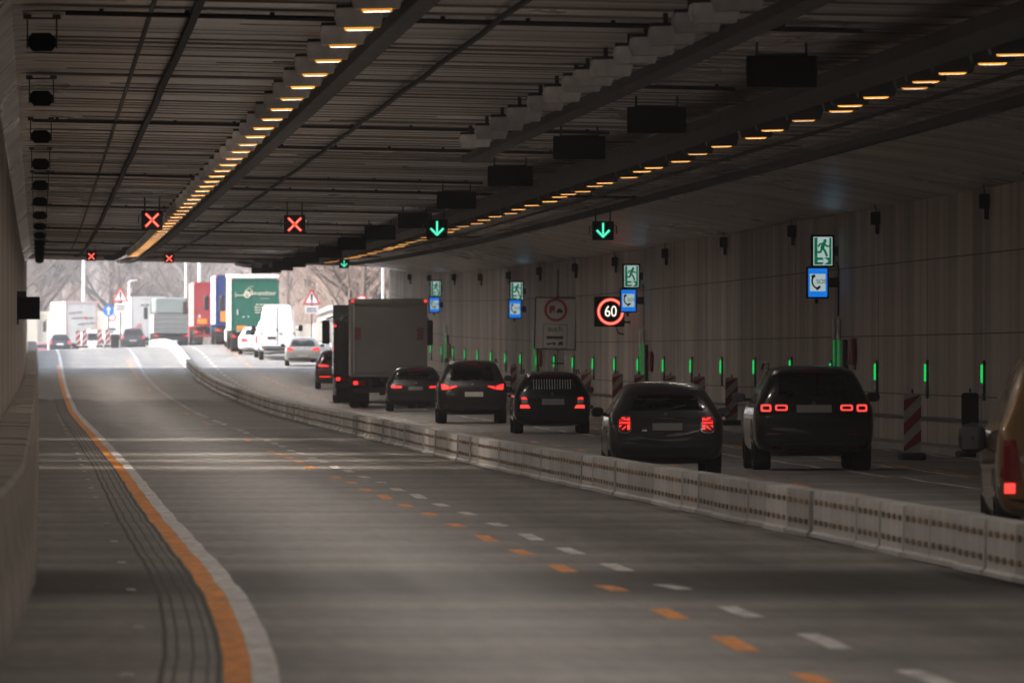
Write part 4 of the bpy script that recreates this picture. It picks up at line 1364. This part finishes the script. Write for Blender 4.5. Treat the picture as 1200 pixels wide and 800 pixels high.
# --- other white vehicles by the van
make_car('white_transporter', 'white transporter mostly hidden behind the left edge of the white van', 'van', at(319.0, 22.9), 'minivan', 1.9, 1.95, 1.15, WHITE,
         both('tail_light', rect(.80, .93, .75, 1.15), 'tail_hot', .012), [(-.66, 1.22), (.66, 1.22), (.58, 1.7), (-.58, 1.7)], None, mirrors=(1.2, 2.6, 1.04, .2, .2), bumper=[(-.7, .32), (.7, .32), (.75, .5), (-.75, .5)])
make_car('white_saloon', 'white saloon car left of the white van under the green truck', 'car', at(299.0, 22.5), 'sedan', 1.82, 1.45, .92, WHITE,
         both('tail_light', [(.38, .68), (.72, .68), (.74, .82), (.50, .84)], 'tail_hot', .012), [(-.56, 1.0), (.56, 1.0), (.5, 1.30), (-.5, 1.30)], (-.26, .26, .60, .72), mirrors=(.98, 2.6, .98, .2, .15), bumper=[(-.66, .2), (.66, .2), (.7, .34), (-.7, .34)], plate_m='plate_pale')
make_car('white_hatchback', 'white hatchback half hidden left of the green truck under the blue one', 'car', at(281.0, 21.2), 'hatch', 1.75, 1.50, .95, WHITE,
         both('tail_light', rect(.66, .8, .72, .95), 'tail', .012), [(-.6, .98), (.6, .98), (.5, 1.33), (-.5, 1.33)], (-.26, .26, .5, .6), mirrors=(.98, 2.2, .96, .2, .15))
make_car('white_estate', 'white estate car half hidden left of the red truck', 'car', at(214.2, 16.3), 'wagon', 1.82, 1.62, 1.0, WHITE,
         both('tail_light', rect(.66, .84, .72, .95), 'tail_off', .012), [(-.64, 1.03), (.64, 1.03), (.55, 1.45), (-.55, 1.45)], (-.26, .26, .5, .62), mirrors=(1.0, 2.6, .98, .2, .15), yaw=.02)
# --- golden van cut by the right edge
gv, gb = make_car('golden_van', 'golden beige van cut off by the right edge, left tail light lit', 'van', (9.33, F / 134.0, flat_z(9.3, F / 134.0) + .004), 'minivan', 1.86, 1.78, 1.10, GOLD,
         both('tail_light', [(.70, .62), (.92, .62), (.92, .98), (.76, .98)], 'tail_off', .012) + [('brake_light', rect(-.86, -.765, .51, .60), 'tail_hot', .02), ('lower_tail_light', rect(.715, .86, .50, .625), 'tail_hot', .02)],
         [(-.66, 1.12), (.66, 1.12), (.60, 1.62), (-.60, 1.62)], (-.26, .26, .75, .86), mirrors=(.98, 2.25, 1.05, .26, .28), wheel_r=.33, yaw=-.05, bumper=[(-.84, .26), (.84, .26), (.87, .46), (-.87, .46)])

# --- vehicles beyond the crest
make_car('distant_black_suv', 'dark SUV with white flanks beyond the crest at the barrier end', 'car', (7.0, 760, 2.55), 'suv', 1.85, 1.72, 1.06, paint('car_paint_ink', (.02, .022, .026), .3), both('tail_light', rect(.70, .90, .92, 1.10), 'tail', .012), [(-.66, 1.08), (.66, 1.08), (.55, 1.55), (-.55, 1.55)], (-.26, .26, .7, .82), roof_rails=True)
make_car('distant_hatchback', 'dark blue hatchback beyond the crest below the leftmost white trailer', 'car', (1.65, 782, 2.36), 'hatch', 1.72, 1.55, .98, paint('car_paint_navy', (.02, .025, .04), .3), both('tail_light', rect(.62, .84, .72, .98), 'tail_hot', .012), [(-.6, 1.0), (.6, 1.0), (.5, 1.40), (-.5, 1.40)], (-.26, .26, .66, .78), plate_m='plate_pale', win_m='glass_light')
make_car('distant_white_van', 'low white van beyond the crest behind the red striped panels', 'van', (3.95, 765, 2.30), 'minivan', 2.0, 1.84, 1.05, WHITE, both('tail_light', rect(.80, .93, .75, 1.1), 'tail_off', .012), [(-.35, 1.02), (.80, 1.02), (.70, 1.58), (-.3, 1.58)], None)
make_car('distant_white_car', 'white hatchback with dark windows beyond the crest under the round blue sign', 'car', (5.60, 772, 2.36), 'hatch', 1.9, 1.86, 1.05, WHITE, both('tail_light', rect(.72, .90, .95, 1.2), 'tail', .012), [(-.62, 1.0), (.80, 1.0), (.68, 1.68), (-.5, 1.68)], None)
make_car('distant_red_car', 'tiny red car beyond the crest at the far left of the road', 'car', (.35, 830, 1.85), 'sedan', 1.75, 1.45, .95, paint('car_paint_red', (.3, .06, .07), .4), both('tail_light', rect(.6, .8, .7, .85), 'tail', .012), [(-.56, 1.0), (.56, 1.0), (.5, 1.30), (-.5, 1.30)], None)

# ------------------------------------------------------------------ trucks
def truck(name, label, cat, loc, col_rear, col_side, box=(2.5, 1.15, 4.0, 13.6), yaw=0.0, cab=None, frame_m=None, rear=None, tail='tail', doors=True, group=None, cab_dx=0.0, axles=(1.6, 2.9, 4.2), roof_m=None, side_m=None):
    w, z0, z1, L = box
    root = empty(name, loc, (pitch(loc[1], 10), 0, yaw), label, cat, group)
    hw = w / 2
    b = MB(); b.bbox((0, .12 + (L - .12) / 2, (z0 + z1) / 2), (w, L - .12, z1 - z0), .03); body = b.build('cargo_box', side_m or col_side, root)
    if roof_m:
        b = MB(); b.bbox((0, L / 2, z1 + .03), (w + .08, L + .1, .16), .04); b.build('roof', roof_m, root)
    fr = MB(); fm = frame_m or col_rear
    t = .09
    fr.box((-hw + t / 2, .06, (z0 + z1) / 2), (t, .115, z1 - z0)); fr.box((hw - t / 2, .06, (z0 + z1) / 2), (t, .115, z1 - z0))
    fr.box((0, .06, z1 - .075), (w - 2 * t, .115, .15)); fr.box((0, .06, z0 + .05), (w - 2 * t, .115, .10))
    fr.build('rear_frame', fm, root)
    if doors:
        for s in (-1, 1):
            d = MB(); d.bbox((s * (hw - t) / 2, .05, (z0 + .10 + z1 - .15) / 2), (hw - t - .012, .06, z1 - z0 - .26), .008)
            dr = d.build('rear_door', col_rear, root)
            if doors == 'bars':
                r = MB()
                for q in (.30, .72): r.tube([(s * (hw - t) * q, -.0, z0 + .1), (s * (hw - t) * q, -.0, z1 - .15)], .018, 5)
                r.build('lock_bar', M['bracket'], dr)
    # chassis, bumper bar, lights
    c = MB()
    for s in (-1, 1): c.box((s * .45, L / 2, z0 - .14), (.12, L - .3, .22))
    c.box((0, .5, z0 - .15), (w - .3, .1, .15))
    c.build('chassis', M['rubber_dark'], root)
    u = MB(); u.bbox((0, .12, .58), (w - .12, .12, .16), .02)
    for s in (-1, 1): u.box((s * .6, .14, .78), (.1, .08, .34))
    u.build('underride_bar', M['trim'] if not rear else rear, root)
    for s in (-1, 1):
        lh = MB(); lh.bbox((s * (hw - .28), .10, .82), (.44, .10, .17), .02); k = lh.build('tail_light_unit', M['tail_off'], root)
        lb = MB(); lb.box((s * (hw - .16), .042, .82), (.14, .012, .12)); lb.build('tail_light', M[tail], k)
        mk = MB(); mk.box((s * (hw - .06), -.004, z1 - .07), (.08, .012, .09)); mk.build('marker_light', M['tail'], root)
        mf = MB(); mf.box((s * (hw - .32), axles[0] - .62, .45), (.6, .02, .55)); mf.build('mud_flap', M['rubber_dark'], root)
    for y in axles:
        for s in (-1, 1):
            for q in (.16, .47): wheel(root, s * (hw - q), y, .5, .27, rim=q < .2)
    if cab:
        cm, cy, cz = cab
        prof = [(cy, .95), (cy, cz), (cy + .9, cz + .02), (cy + 1.6, cz - .18), (cy + 2.15, 2.35), (cy + 2.25, .6), (cy + .3, .6)]
        k = MB(); k.prism([(a, b_) for a, b_ in prof], cab_dx - 1.22, cab_dx + 1.22, axis='x'); cb = k.build('cab', cm, root)
        g = MB(); g.prism([(cy + 1.72, cz - .4), (cy + 2.12, 2.4), (cy + 2.16, 2.4), (cy + 1.76, cz - .4)], cab_dx - 1.1, cab_dx + 1.1, axis='x'); g.build('windscreen', M['glass'], cb)
        for s in (-1, 1):
            mi = MB(); mi.bbox((cab_dx + s * 1.46, cy + 2.0, 2.45), (.28, .16, .85), .05); mi.tube([(cab_dx + s * 1.2, cy + 1.7, 3.0), (cab_dx + s * 1.44, cy + 1.9, 2.92)], .03, 5); mi.build('cab_mirror', M['trim'], cb)
            wheel(root, cab_dx + s * 1.05, cy + 1.4, .5, .3)
            wheel(root, cab_dx + s * .98, cy - 1.5 if L > 10 else cy - .4, .5, .5)
        hc = MB(); hc.box((cab_dx, cy - .6, .95), (.9, 3.0, .25)); hc.build('cab_chassis', M['rubber_dark'], root)
    return root

def tmat(name, col, rough=.55): return mat(name, col, rough, var=.06, vscale=(1.2, .6, 1.2))
# box truck in the tunnel
M['stripe_dim'] = mat('panel_dim', (.10, .09, .085), .6)
BOXG = tmat('box_grey', (.25, .232, .218))
bt = truck('box_truck', 'grey box truck with a plain roller rear wall, last under the tunnel roof', 'truck', at(456.5, 36.0, 334), BOXG, tmat('box_side_white', (.62, .60, .58)), box=(2.5, 1.02, 3.56, 7.2), cab=(GREYB, 7.5, 3.0), doors=False, axles=(1.9,), frame_m=BOXG, yaw=-.021)
b = MB(); b.bbox((0, .075, 2.29), (2.36, .05, 2.32), .01); b.build('roller_door', BOXG, bt)
b = MB(); b.box((0, .044, 3.50), (2.48, .012, .13)); b.build('top_seal', M['trim'], bt)
for s in (-1, 1):
    wp = MB(); wp.box((s * 1.02, .046, 2.42), (.21, .012, .40)); p_ = wp.build('warning_panel', M['stripe_dim'], bt)
    st_ = MB()
    for k in range(3):
        za = 2.24 + k * .13
        lo_, hi_ = (za, za + .075) if s > 0 else (za + .075, za)
        st_.prism([(s * 1.02 - .095, hi_), (s * 1.02 + .095, lo_), (s * 1.02 + .095, lo_ + .06), (s * 1.02 - .095, hi_ + .06)], .033, .0395)
    st_.build('warning_stripes', M['sign_red'], p_)
b = MB(); b.bbox((-1.19, .035, 2.29), (.10, .05, 2.5), .01); b.build('corner_post', M['lamp_grey'], bt)
b = MB(); b.box((.35, .9, .72), (1.3, .9, .6)); b.build('tail_lift', M['rubber_dark'], bt)
# dark truck ahead of it, seen along its left side
DK = paint('truck_paint_dark', (.018, .018, .02), .4)
dt = truck('dark_truck', 'dark flat truck with a big side mirror peeping past the box truck', 'truck', (10.2 + 1.36, 358, flat_z(11.4, 358) + .004), DK, DK, box=(2.5, 1.0, 2.75, 6.0), cab=(DK, 6.2, 3.4), doors=True, axles=(1.7,), yaw=-.021)
b = MB(); b.bbox((-1.20, 1.9, .55), (.10, 2.6, .62), .03); b.build('side_skirt', M['sign_white'], dt)
# green curtain trailer
GREEN = tmat('trailer_green', (.010, .105, .072), .45)
gt = truck('green_truck', 'green trailer truck with white roof and pale lettering on the rear doors', 'truck', at(298.5, 22.15), GREEN, tmat('curtain_cream', (.62, .58, .50)), box=(2.53, 1.12, 3.93, 13.6), roof_m=tmat('roof_white', (.8, .8, .8)), cab=(WHITE, 14.6, 3.6), frame_m=tmat('frame_green', (.02, .12, .085)))
PALE = mat('lettering_pale', (.62, .58, .45), .5)
text('lettering', 'Schwandner', .36, (.28, -.006, 3.10), PALE, gt, .95)
m = MB(); m.ring(-.42, 3.02, .10, .17, -.012, .019); m.ring(-.30, 3.16, .16, .19, -.013, .0185)
stroke(m, [(-1.0, 2.96), (-.55, 3.0)], .03, -.012, .019); stroke(m, [(-1.02, 3.16), (-1.02, 2.88)], .025, -.0125, .019); stroke(m, [(-.36, 3.40), (-.18, 3.46), (-.08, 3.44)], .02, -.012, .019)
stroke(m, [(-.95, 3.04), (-.75, 2.96), (-.6, 3.04)], .025, -.011, .019)
m.build('emblem', PALE, gt)
m = MB()
random.seed(3)
for r_, (x0, x1, z, h) in enumerate(((.30, .75, 2.82, .035), (0.05, .95, 2.50, .07), (-.02, .62, 2.36, .07), (-.02, .70, 2.22, .06), (0.0, .45, 2.08, .06))):
    x = x0
    while x < x1:
        l = random.uniform(.03, .09)
        m.box((x + l / 2, .008, z), (l, .02, h * random.uniform(.7, 1))); x += l + .025
m.build('small_print', PALE, gt)
m = MB(); m.bbox((-.70, .0, 1.27), (.52, .04, .22), .01); m.build('hazard_plate', mat('hazard_orange', (.75, .22, .02), .5), gt)
m = MB(); m.box((-.92, .01, 2.1), (.06, .02, .28)); m.box((-.6, .01, 1.85), (.12, .02, .06)); m.box((-.35, .01, 1.87), (.06, .02, .10)); m.build('door_latch', M['lamp_grey'], gt)
# blue trailer
BLUE = tmat('trailer_blue', (.018, .035, .16), .45)
bl = truck('blue_truck', 'blue trailer truck mostly hidden between the green and red trucks', 'truck', at(278.0, 20.3), BLUE, tmat('curtain_blue_grey', (.36, .40, .52)), box=(2.53, 1.15, 4.0, 13.6), cab=(BLUE, 14.6, 3.6), yaw=.004)
m = MB(); m.bbox((-.76, .0, 1.62), (.42, .04, .62), .01); m.build('hazard_plate', bpy.data.materials['hazard_orange'], bl)
# red trailer
REDT = tmat('trailer_red', (.30, .022, .030), .5)
rt = truck('red_truck', 'red trailer truck with orange plate, left of the blue one', 'truck', at(250.0, 18.4), REDT, tmat('curtain_pink', (.62, .30, .30)), box=(2.53, 1.20, 4.0, 13.6), cab=(REDT, 14.6, 3.6), yaw=.008, rear=tmat('red_beam', (.25, .03, .03)))
m = MB(); m.bbox((-.72, .0, 1.50), (.62, .04, .34), .01); m.build('hazard_plate', bpy.data.materials['hazard_orange'], rt)
m = MB(); m.prism([(-.98, 1.75), (-.80, 1.75), (-.89, 1.98)], .004, .019); m.build('emblem', M['sign_white'], rt)
# white trailers beyond the crest
WT = tmat('trailer_white', (.50, .50, .50)); WS = tmat('trailer_side_white', (.72, .71, .69))
w1 = truck('white_trailer', 'leftmost white trailer with faint grey lettering and orange corner marks', 'truck', (3.35, 800, 2.1), WT, WS, box=(2.5, 1.1, 4.35, 13.6), yaw=.085, cab=(WHITE, 14.6, 3.6))
m = MB()
random.seed(5)
for (x0, x1, z, h, sl) in ((-.95, .05, 3.42, .10, .12), (-.72, .92, 3.05, .13, 0), (-.25, .95, 2.55, .11, .10)):
    x = x0
    while x < x1:
        l = random.uniform(.06, .16)
        m.box((x + l / 2, .008, z + sl * (x - x0)), (l, .02, h * random.uniform(.6, 1))); x += l + .05
m.build('faint_lettering', M['bracket'], w1)
m = MB(); m.prism([(.25, 3.05), (.37, 3.2), (.49, 3.05), (.37, 2.9)], -.006, .019); m.build('emblem', M['sign_red'], w1)
m = MB()
for s in (-1, 1): m.box((s * 1.12, .0, 1.65), (.16, .02, .70))
m.box((.85, .0, 2.2), (.16, .02, .22))
m.build('corner_mark', bpy.data.materials['hazard_orange'], w1)
m = MB()
for s in (-1, 1): m.box((s * 1.16, -.008, 2.8), (.03, .01, 2.9))
m.box((0, -.008, 4.22), (2.3, .01, .03)); m.build('red_outline', M['sign_red'], w1)
w2 = truck('white_trailer', 'white trailer behind the grey tipper with a faint red swirl', 'truck', (8.15, 765, 2.5), WT, WS, box=(2.5, 1.1, 4.1, 13.6), yaw=.035, cab=(WHITE, 14.6, 3.6))
m = MB(); m.ring(-.70, 1.75, .12, .17, .0, .019, 14); m.ring(-.62, 1.95, .10, .15, -.002, .0185, 14); m.build('emblem', M['sign_red'], w2)
m = MB()
x = -.5
while x < .9:
    l = random.uniform(.06, .18); m.box((x + l / 2, .008, 3.5 + .08 * x), (l, .02, .10)); x += l + .05
m.build('faint_lettering', M['bracket'], w2)
# grey tipper
TG = tmat('tipper_grey', (.16, .17, .175)); TT = tmat('tarpaulin_grey_green', (.20, .23, .225))
tp = truck('tipper_truck', 'grey tipper truck with a dull green tarpaulin between white trailer and red truck', 'truck', (9.35, 720, flat_z(9.3, 720) + .004), TG, tmat('tipper_side', (.34, .35, .35)), box=(2.5, 1.0, 2.35, 6.5), yaw=.03, cab=(TT, 7.0, 3.3), axles=(1.5, 2.8))
m = MB(); m.bbox((0, 3.4, 2.95), (2.3, 6.0, 1.1), .08); m.build('tarpaulin', TT, tp)
m = MB()
for z in (1.45, 1.8, 2.12): m.box((0, .006, z), (2.3, .03, .05))
m.build('tailgate_rib', M['kerb'], tp)

# ================================================================== OUTSIDE THE TUNNEL
def post_sign(name, px, py, D, kind, label, plate=None, size=1.26):
    x, _, z = P(px, py, D)
    root = empty(name, (x, D, z), label=label, cat='traffic sign')
    g = terr_z(x, D) - z
    p = MB(); p.tube([(0, .06, g), (0, .06, size * .45)], .04, 6); p.build('post', M['bracket'], root)
    if kind == 'tri':
        h = size * .866
        t = [(-size / 2, -h / 3), (size / 2, -h / 3), (0, h * 2 / 3)]
        a = MB(); a.prism(t, .0, .03); a.build('red_border', M['sign_red'], root)
        k = .70
        a = MB(); a.prism([(q * k, r * k - .008) for q, r in t], -.006, -.001); f = a.build('white_field', M['sign_white'], root)
        a = MB(); a.prism([(-.045, -.06), (.045, -.06), (.065, .30), (-.065, .30)], -.012, -.0065); a.prism(disc(0, -.15, .05, 12), -.012, -.0065); a.build('exclamation_mark', M['sign_ink'], f)
    elif kind == 'arrow':
        a = MB(); a.prism(disc(0, 0, size / 2, 32), 0, .03); a.build('blue_disc', M['sign_blue'], root)
        a = MB(); stroke(a, [(0, -size * .32), (0, size * .12)], size * .16, -.008, -.001)
        a.prism([(-size * .24, size * .08), (size * .24, size * .08), (0, size * .38)], -.009, -.001); a.build('white_arrow', M['sign_white'], root)
    else:
        a = MB(); a.ring(0, 0, size * .37, size / 2, 0, .03); a.build('red_ring', M['sign_red'], root)
        a = MB(); a.prism(disc(0, 0, size * .372, 28), .004, .02); f = a.build('white_field', M['sign_white'], root)
        a = MB(); a.prism(rect(-size * .25, -size * .03, -size * .1, size * .12), -.003, .0035); a.prism(rect(size * .04, size * .25, -size * .1, size * .04), -.003, .0035); a.build('vehicle_symbols', M['sign_red'], f)
    if plate:
        w, h, dz = plate
        a = MB(); a.bbox((0, .012, dz), (w, .024, h), .004); pl = a.build('extra_plate', M['sign_white'], root)
        a = MB(); a.box((0, -.0015, dz), (w * .8, .003, h * .03))
        random.seed(int(px))
        for zz in (dz + h * .18, dz - h * .18):
            xx = -w * .36
            while xx < w * .34:
                l = random.uniform(.03, .09); a.box((xx + l / 2, -.004, zz), (l, .006, h * .2)); xx += l + .03
        a.build('plate_lettering', M['sign_grey_ink'], pl)
    return root
post_sign('warning_sign', 141, 347.5, 660, 'tri', 'red bordered triangle warning sign above the round blue arrow sign', (.72, .55, -.72), size=1.12)
post_sign('warning_sign', 365, 350.5, 600, 'tri', 'red bordered triangle warning sign right of the white van', (.78, .45, -.62), size=1.08)
post_sign('arrow_sign', 127, 364, 655, 'arrow', 'round blue sign with a white upward arrow', size=.72)
post_sign('prohibition_sign', 423.5, 352.5, 575, 'ban', 'round white sign with red ring peeping above the box truck', size=.70)
# pale panel sign behind the blue sign
x, D, z = P(131, 377, 690)
root = empty('panel_sign', (x, D, z), label='pale upright panel with a small red ring behind the round blue sign', cat='traffic sign')
m = MB(); m.bbox((0, .03, 0), (1.15, .06, 1.9), .01); m.build('board', M['sign_white'], root)
m = MB(); m.ring(0, .30, .20, .27, -.008, -.001, 20); m.build('red_ring', M['sign_red'], root)
m = MB(); m.box((0, -.006, -.5), (.5, .01, .16)); m.box((-.08, -.006, -.68), (.36, .01, .1)); m.build('vehicle_symbols', M['sign_grey_ink'], root)
m = MB()
for s in (-1, 1): m.tube([(s * .4, .1, -.95), (s * .4, .1, -2.6)], .04, 6)
m.build('post', M['bracket'], root)
# striped panels at the crest
i = 0
for px, lab in ((91.5, 'red and white striped panel, first from the left on the crest'), (99, 'red and white striped panel, second from the left on the crest'), (116.5, 'red and white striped panel, third from the left on the crest'), (126, 'red and white striped panel on the crest below the round blue sign')):
    o = copy_tree(dl)
    D = 640
    x = (px - 45) * D / F
    o.location = (x, D, flat_z(x, D) + .10)
    tag(o, lab, 'delineator', 'delineator panels on the crest')
m = MB(); m.bbox((0, 0, .35), (.55, .5, .9), .05); o = m.build('sand_drum', M['rubber_dark']); o.location = (4.85, 650, flat_z(4.85, 650) + .1)
tag(o, 'dark round-edged bin on the crest left of the barrier end', 'bin')

# light poles
pw = tmat('pole_white', (.80, .80, .80), .4)
for px, ytop, D, r, lab in ((98, 270, 905, .15, 'pale lamp post above the leftmost white trailer'), (151, 330, 960, .09, 'short pale lamp post behind the left warning triangle'), (217.5, 280, 930, .10, 'thin pale lamp post left of the red truck roof'), (233.5, 265, 870, .15, 'thick pale lamp post above the red truck roof')):
    x, _, z = P(px, ytop, D)
    gzz = terr_z(x, D)
    root = empty('lamp_post', (x, D, gzz), label=lab, cat='lamp post')
    m = MB(); m.tube([(0, 0, 0), (0, 0, (z - gzz) * .6), (0, 0, z - gzz)], [r * 1.1, r, r * .8], 8); m.build('pole', pw, root)
    m = MB(); m.tube([(0, 0, z - gzz), (.15, 0, z - gzz + .08), (.4, 0, z - gzz + .1)], .05, 6); a = m.build('arm', pw, root)
    m = MB(); m.bbox((.55, 0, z - gzz + .1), (.5, .3, .12), .04); m.build('lamp_head', M['lamp_grey'], a)
x, D, z = P(453, 312, 500)
root = empty('portal_post', (16.95, 500.5, flat_z(16.9, 500)), label='white post standing against the right edge of the tunnel mouth', cat='post')
m = MB(); m.tube([(-.12, 0, 0), (-.12, 0, 6.3)], .07, 8); m.build('pole', pw, root)
m = MB(); m.box((-.12, 0, .05), (.3, .3, .1)); m.build('base_plate', M['bracket'], root)
x, D, z = P(447, 350, 520)
root = empty('control_box', (x, D, z), label='dark grey control box left of the white portal post', cat='box')
m = MB(); m.bbox((0, 0, 0), (.42, .3, .55), .03); m.build('housing', M['bracket'], root)
m = MB(); m.tube([(-.25, .05, .3), (-.25, .05, flat_z(x, D) - z)], .04, 6); m.build('post', M['bracket'], root)

# white guardrail on the right, with posts and marker posts
gr = empty('guardrail', (16.9, 500, 0), label='white double guardrail running along the outer right wall', cat='guardrail')
m = MB()
for k, hz in enumerate((1.42, 1.95)):
    prev = None
    for D in range(500, 700, 8):
        xx = lut((500, 16.75), (560, 16.9), (620, 17.6), (700, 19.0))(D)
        z = flat_z(xx, D) + hz
        cur = [(xx - .06, D, z - .15), (xx - .10, D, z - .08), (xx - .05, D, z), (xx - .10, D, z + .08), (xx - .06, D, z + .15), (xx + .02, D, z + .15), (xx + .02, D, z - .15)]
        cur = [(a - 16.9, b - 500, c) for a, b, c in cur]
        if prev: m.add(prev + cur, [(i_, (i_ + 1) % 7, 7 + (i_ + 1) % 7, 7 + i_) for i_ in range(7)])
        prev = cur
m.build('rail', tmat('rail_white', (.36, .36, .355), .5), gr)
for D in range(504, 700, 16):
    xx = lut((500, 16.75), (560, 16.9), (620, 17.6), (700, 19.0))(D)
    q = MB(); q.box((xx + .10 - 16.9, D - 500, flat_z(xx, D) + 1.3), (.12, .14, 1.7)); q.build('post', M['kerb'], gr)
for px, D in ((367.5, 590), (383.5, 545)):
    x, _, z = P(px, 381 if D > 560 else 387, D)
    root = empty('marker_post', (x, D, z - .5), label='white roadside marker post ' + ('right of the white van, farther up the guardrail' if D > 560 else 'above the silver hatchback, nearer along the guardrail'), cat='marker post')
    m = MB(); m.prism([(-.09, -1.2), (.09, -1.2), (.10, .55), (.0, .66), (-.10, .5)], -.06, .06); m.build('post', M['sign_white'], root)
    m = MB(); m.prism(rect(-.05, .05, .25, .42), -.07, -.0605); m.build('reflector', M['lamp_grey'], root)

# far noise wall
nw = empty('noise_wall', (0, 980, 0), label='cream noise wall with a grey base behind the white trailers', cat='wall')
m = MB(); m.bbox((-8, 0, 4.5), (46, .4, 4.1), .03); m.build('panel', tmat('noise_cream', (.55, .51, .43)), nw)
m = MB(); m.bbox((-8, -.05, 1.6), (46, .6, 1.75), .03); m.build('base', tmat('noise_grey', (.33, .34, .35)), nw)
for xx in range(-30, 16, 5):
    m = MB(); m.box((xx, -.27, 4.5), (.25, .12, 4.12)); m.build('post', M['kerb'], nw)

# ------------------------------------------------------------------ bare trees
BARK = mat('bark', (.105, .078, .062), .9, var=.3, vscale=(2, 2, 1))
TWIG = mat('twigs', (.25, .18, .15), .9, var=.3, vscale=(.6, .6, .6))
TWIGB = mat('twigs_grey', (.29, .25, .225), .9, var=.3, vscale=(.6, .6, .6))
def make_tree(seed, H, twigm, spread=.55, bushy=False):
    rnd = random.Random(seed)
    root = empty('bare_tree', (0, 0, 0))
    T, W = MB(), MB()
    def grow(p, d, l, r, lev):
        n = 4 if lev < 2 else 3
        pts, rs = [p.copy()], [r]
        q = p.copy()
        dd = d.copy()
        for i in range(n):
            dd = (dd + Vector((rnd.uniform(-1, 1), rnd.uniform(-1, 1), rnd.uniform(-.3, .7))) * (.10 + .06 * lev)).normalized()
            q = q + dd * l / n
            pts.append(q.copy()); rs.append(r * (1 - .62 * (i + 1) / n))
        (T if lev < 2 else W).tube(pts, rs, 6 if lev == 0 else (4 if lev < 2 else 3), cap=False)
        if lev >= (4 if not bushy else 3): return
        kids = {0: 9, 1: 6, 2: 5, 3: 5}[lev]
        for k in range(kids):
            t = rnd.uniform(.30 if lev == 0 else .2, 1.0)
            f = t * n
            i = min(int(f), n - 1)
            b = pts[i].lerp(pts[i + 1], f - i)
            az = rnd.uniform(0, 2 * math.pi)
            side = Vector((math.cos(az), math.sin(az), rnd.uniform(-.1, .5)))
            nd = (dd * .55 + side * spread * (1.1 if lev == 0 else 1.35)).normalized()
            grow(b, nd, l * rnd.uniform(.42, .66) * (1.15 - .4 * t if lev == 0 else 1), max(rs[i] * .55, .012), lev + 1)
    grow(Vector((0, 0, -.3)), Vector((rnd.uniform(-.06, .06), rnd.uniform(-.06, .06), 1)).normalized(), H * .80, H * .022, 0)
    T.build('trunk', BARK, root); W.build('twigs', twigm, root)
    return root
protos = [make_tree(11, 15, TWIG), make_tree(12, 17, TWIGB), make_tree(13, 13, TWIG, .7), make_tree(14, 16, TWIGB, .62), make_tree(15, 9, TWIG, .85)]
used_p = set()
rnd = random.Random(4)
spots = []
for i in range(40):          # belt behind the noise wall
    spots.append((rnd.uniform(-12, 34), rnd.uniform(1010, 1130), rnd.choice((0, 1, 3, 0, 1)), rnd.uniform(.85, 1.25), 'L'))
for i in range(30):          # wood on the right
    spots.append((rnd.uniform(20, 46), rnd.uniform(760, 1000), rnd.choice((0, 1, 2, 3, 2)), rnd.uniform(.8, 1.15), 'R'))
for i in range(20):
    spots.append((rnd.uniform(20.5, 31), rnd.uniform(640, 800), 4, rnd.uniform(.7, 1.2), 'R'))
for x, D, k, s, side in spots:
    if k in used_p: o = copy_tree(protos[k])
    else: o = protos[k]; used_p.add(k)
    o.location = (x, D, terr_z(x, D) - .1)
    o.rotation_euler = (0, 0, rnd.uniform(0, 6.28))
    o.scale = (s, s, s * rnd.uniform(.9, 1.1))
    if side == 'L': tag(o, 'bare grey brown tree in the belt rising behind the cream noise wall', 'tree', 'bare trees behind the noise wall')
    else: tag(o, 'bare reddish brown tree in the dense wood right of the trucks', 'tree', 'bare trees in the roadside wood')
def thicket_mesh():
    rnd = random.Random(21)
    m = MB()
    for i in range(6400):
        if i < 3600: x, D = rnd.uniform(19.5, 52), rnd.uniform(700, 1060)
        else: x, D = rnd.uniform(-14, 40), rnd.uniform(1040, 1180)
        h = rnd.uniform(2.5, 8.5) if i < 3600 else rnd.uniform(5, 13)
        z = terr_z(x, D)
        lean = Vector((rnd.uniform(-.35, .35), rnd.uniform(-.3, .3), 1))
        p = Vector((x, D, z - .1))
        mid = p + lean * h * .5 + Vector((rnd.uniform(-.3, .3), 0, 0))
        top = p + lean * h + Vector((rnd.uniform(-.6, .6), 0, 0))
        m.tube([p, mid, top], [.035, .025, .008], 3, cap=False)
        for k in range(4):
            b = p.lerp(top, rnd.uniform(.25, .9))
            m.tube([b, b + Vector((rnd.uniform(-1, 1), rnd.uniform(-.8, .8), rnd.uniform(.3, 1.2)))], [.016, .006], 3, cap=False)
    o = m.build('undergrowth', TWIG)
    tag(o, 'dense brown winter undergrowth filling the gaps of the wood', 'undergrowth', kind='stuff')
thicket_mesh()

# ================================================================== HAZE
if HAZE:
    m = bpy.data.materials.new('haze')
    m.use_nodes = True
    nt = m.node_tree
    nt.nodes.clear()
    out = nt.nodes.new('ShaderNodeOutputMaterial')
    v = nt.nodes.new('ShaderNodeVolumePrincipled')
    v.inputs['Color'].default_value = (.95, .95, 1.0, 1)
    v.inputs['Density'].default_value = HAZE
    v.inputs['Anisotropy'].default_value = 0.2
    nt.links.new(v.outputs['Volume'], out.inputs['Volume'])
    b = MB()
    b.box((0, 2050, 12.5), (840, 4360, 30.5))
    o = b.build('haze', m)
    o['kind'] = 'stuff'
    o['label'] = 'thin bright winter haze over the road outside the tunnel'
    o['category'] = 'haze'
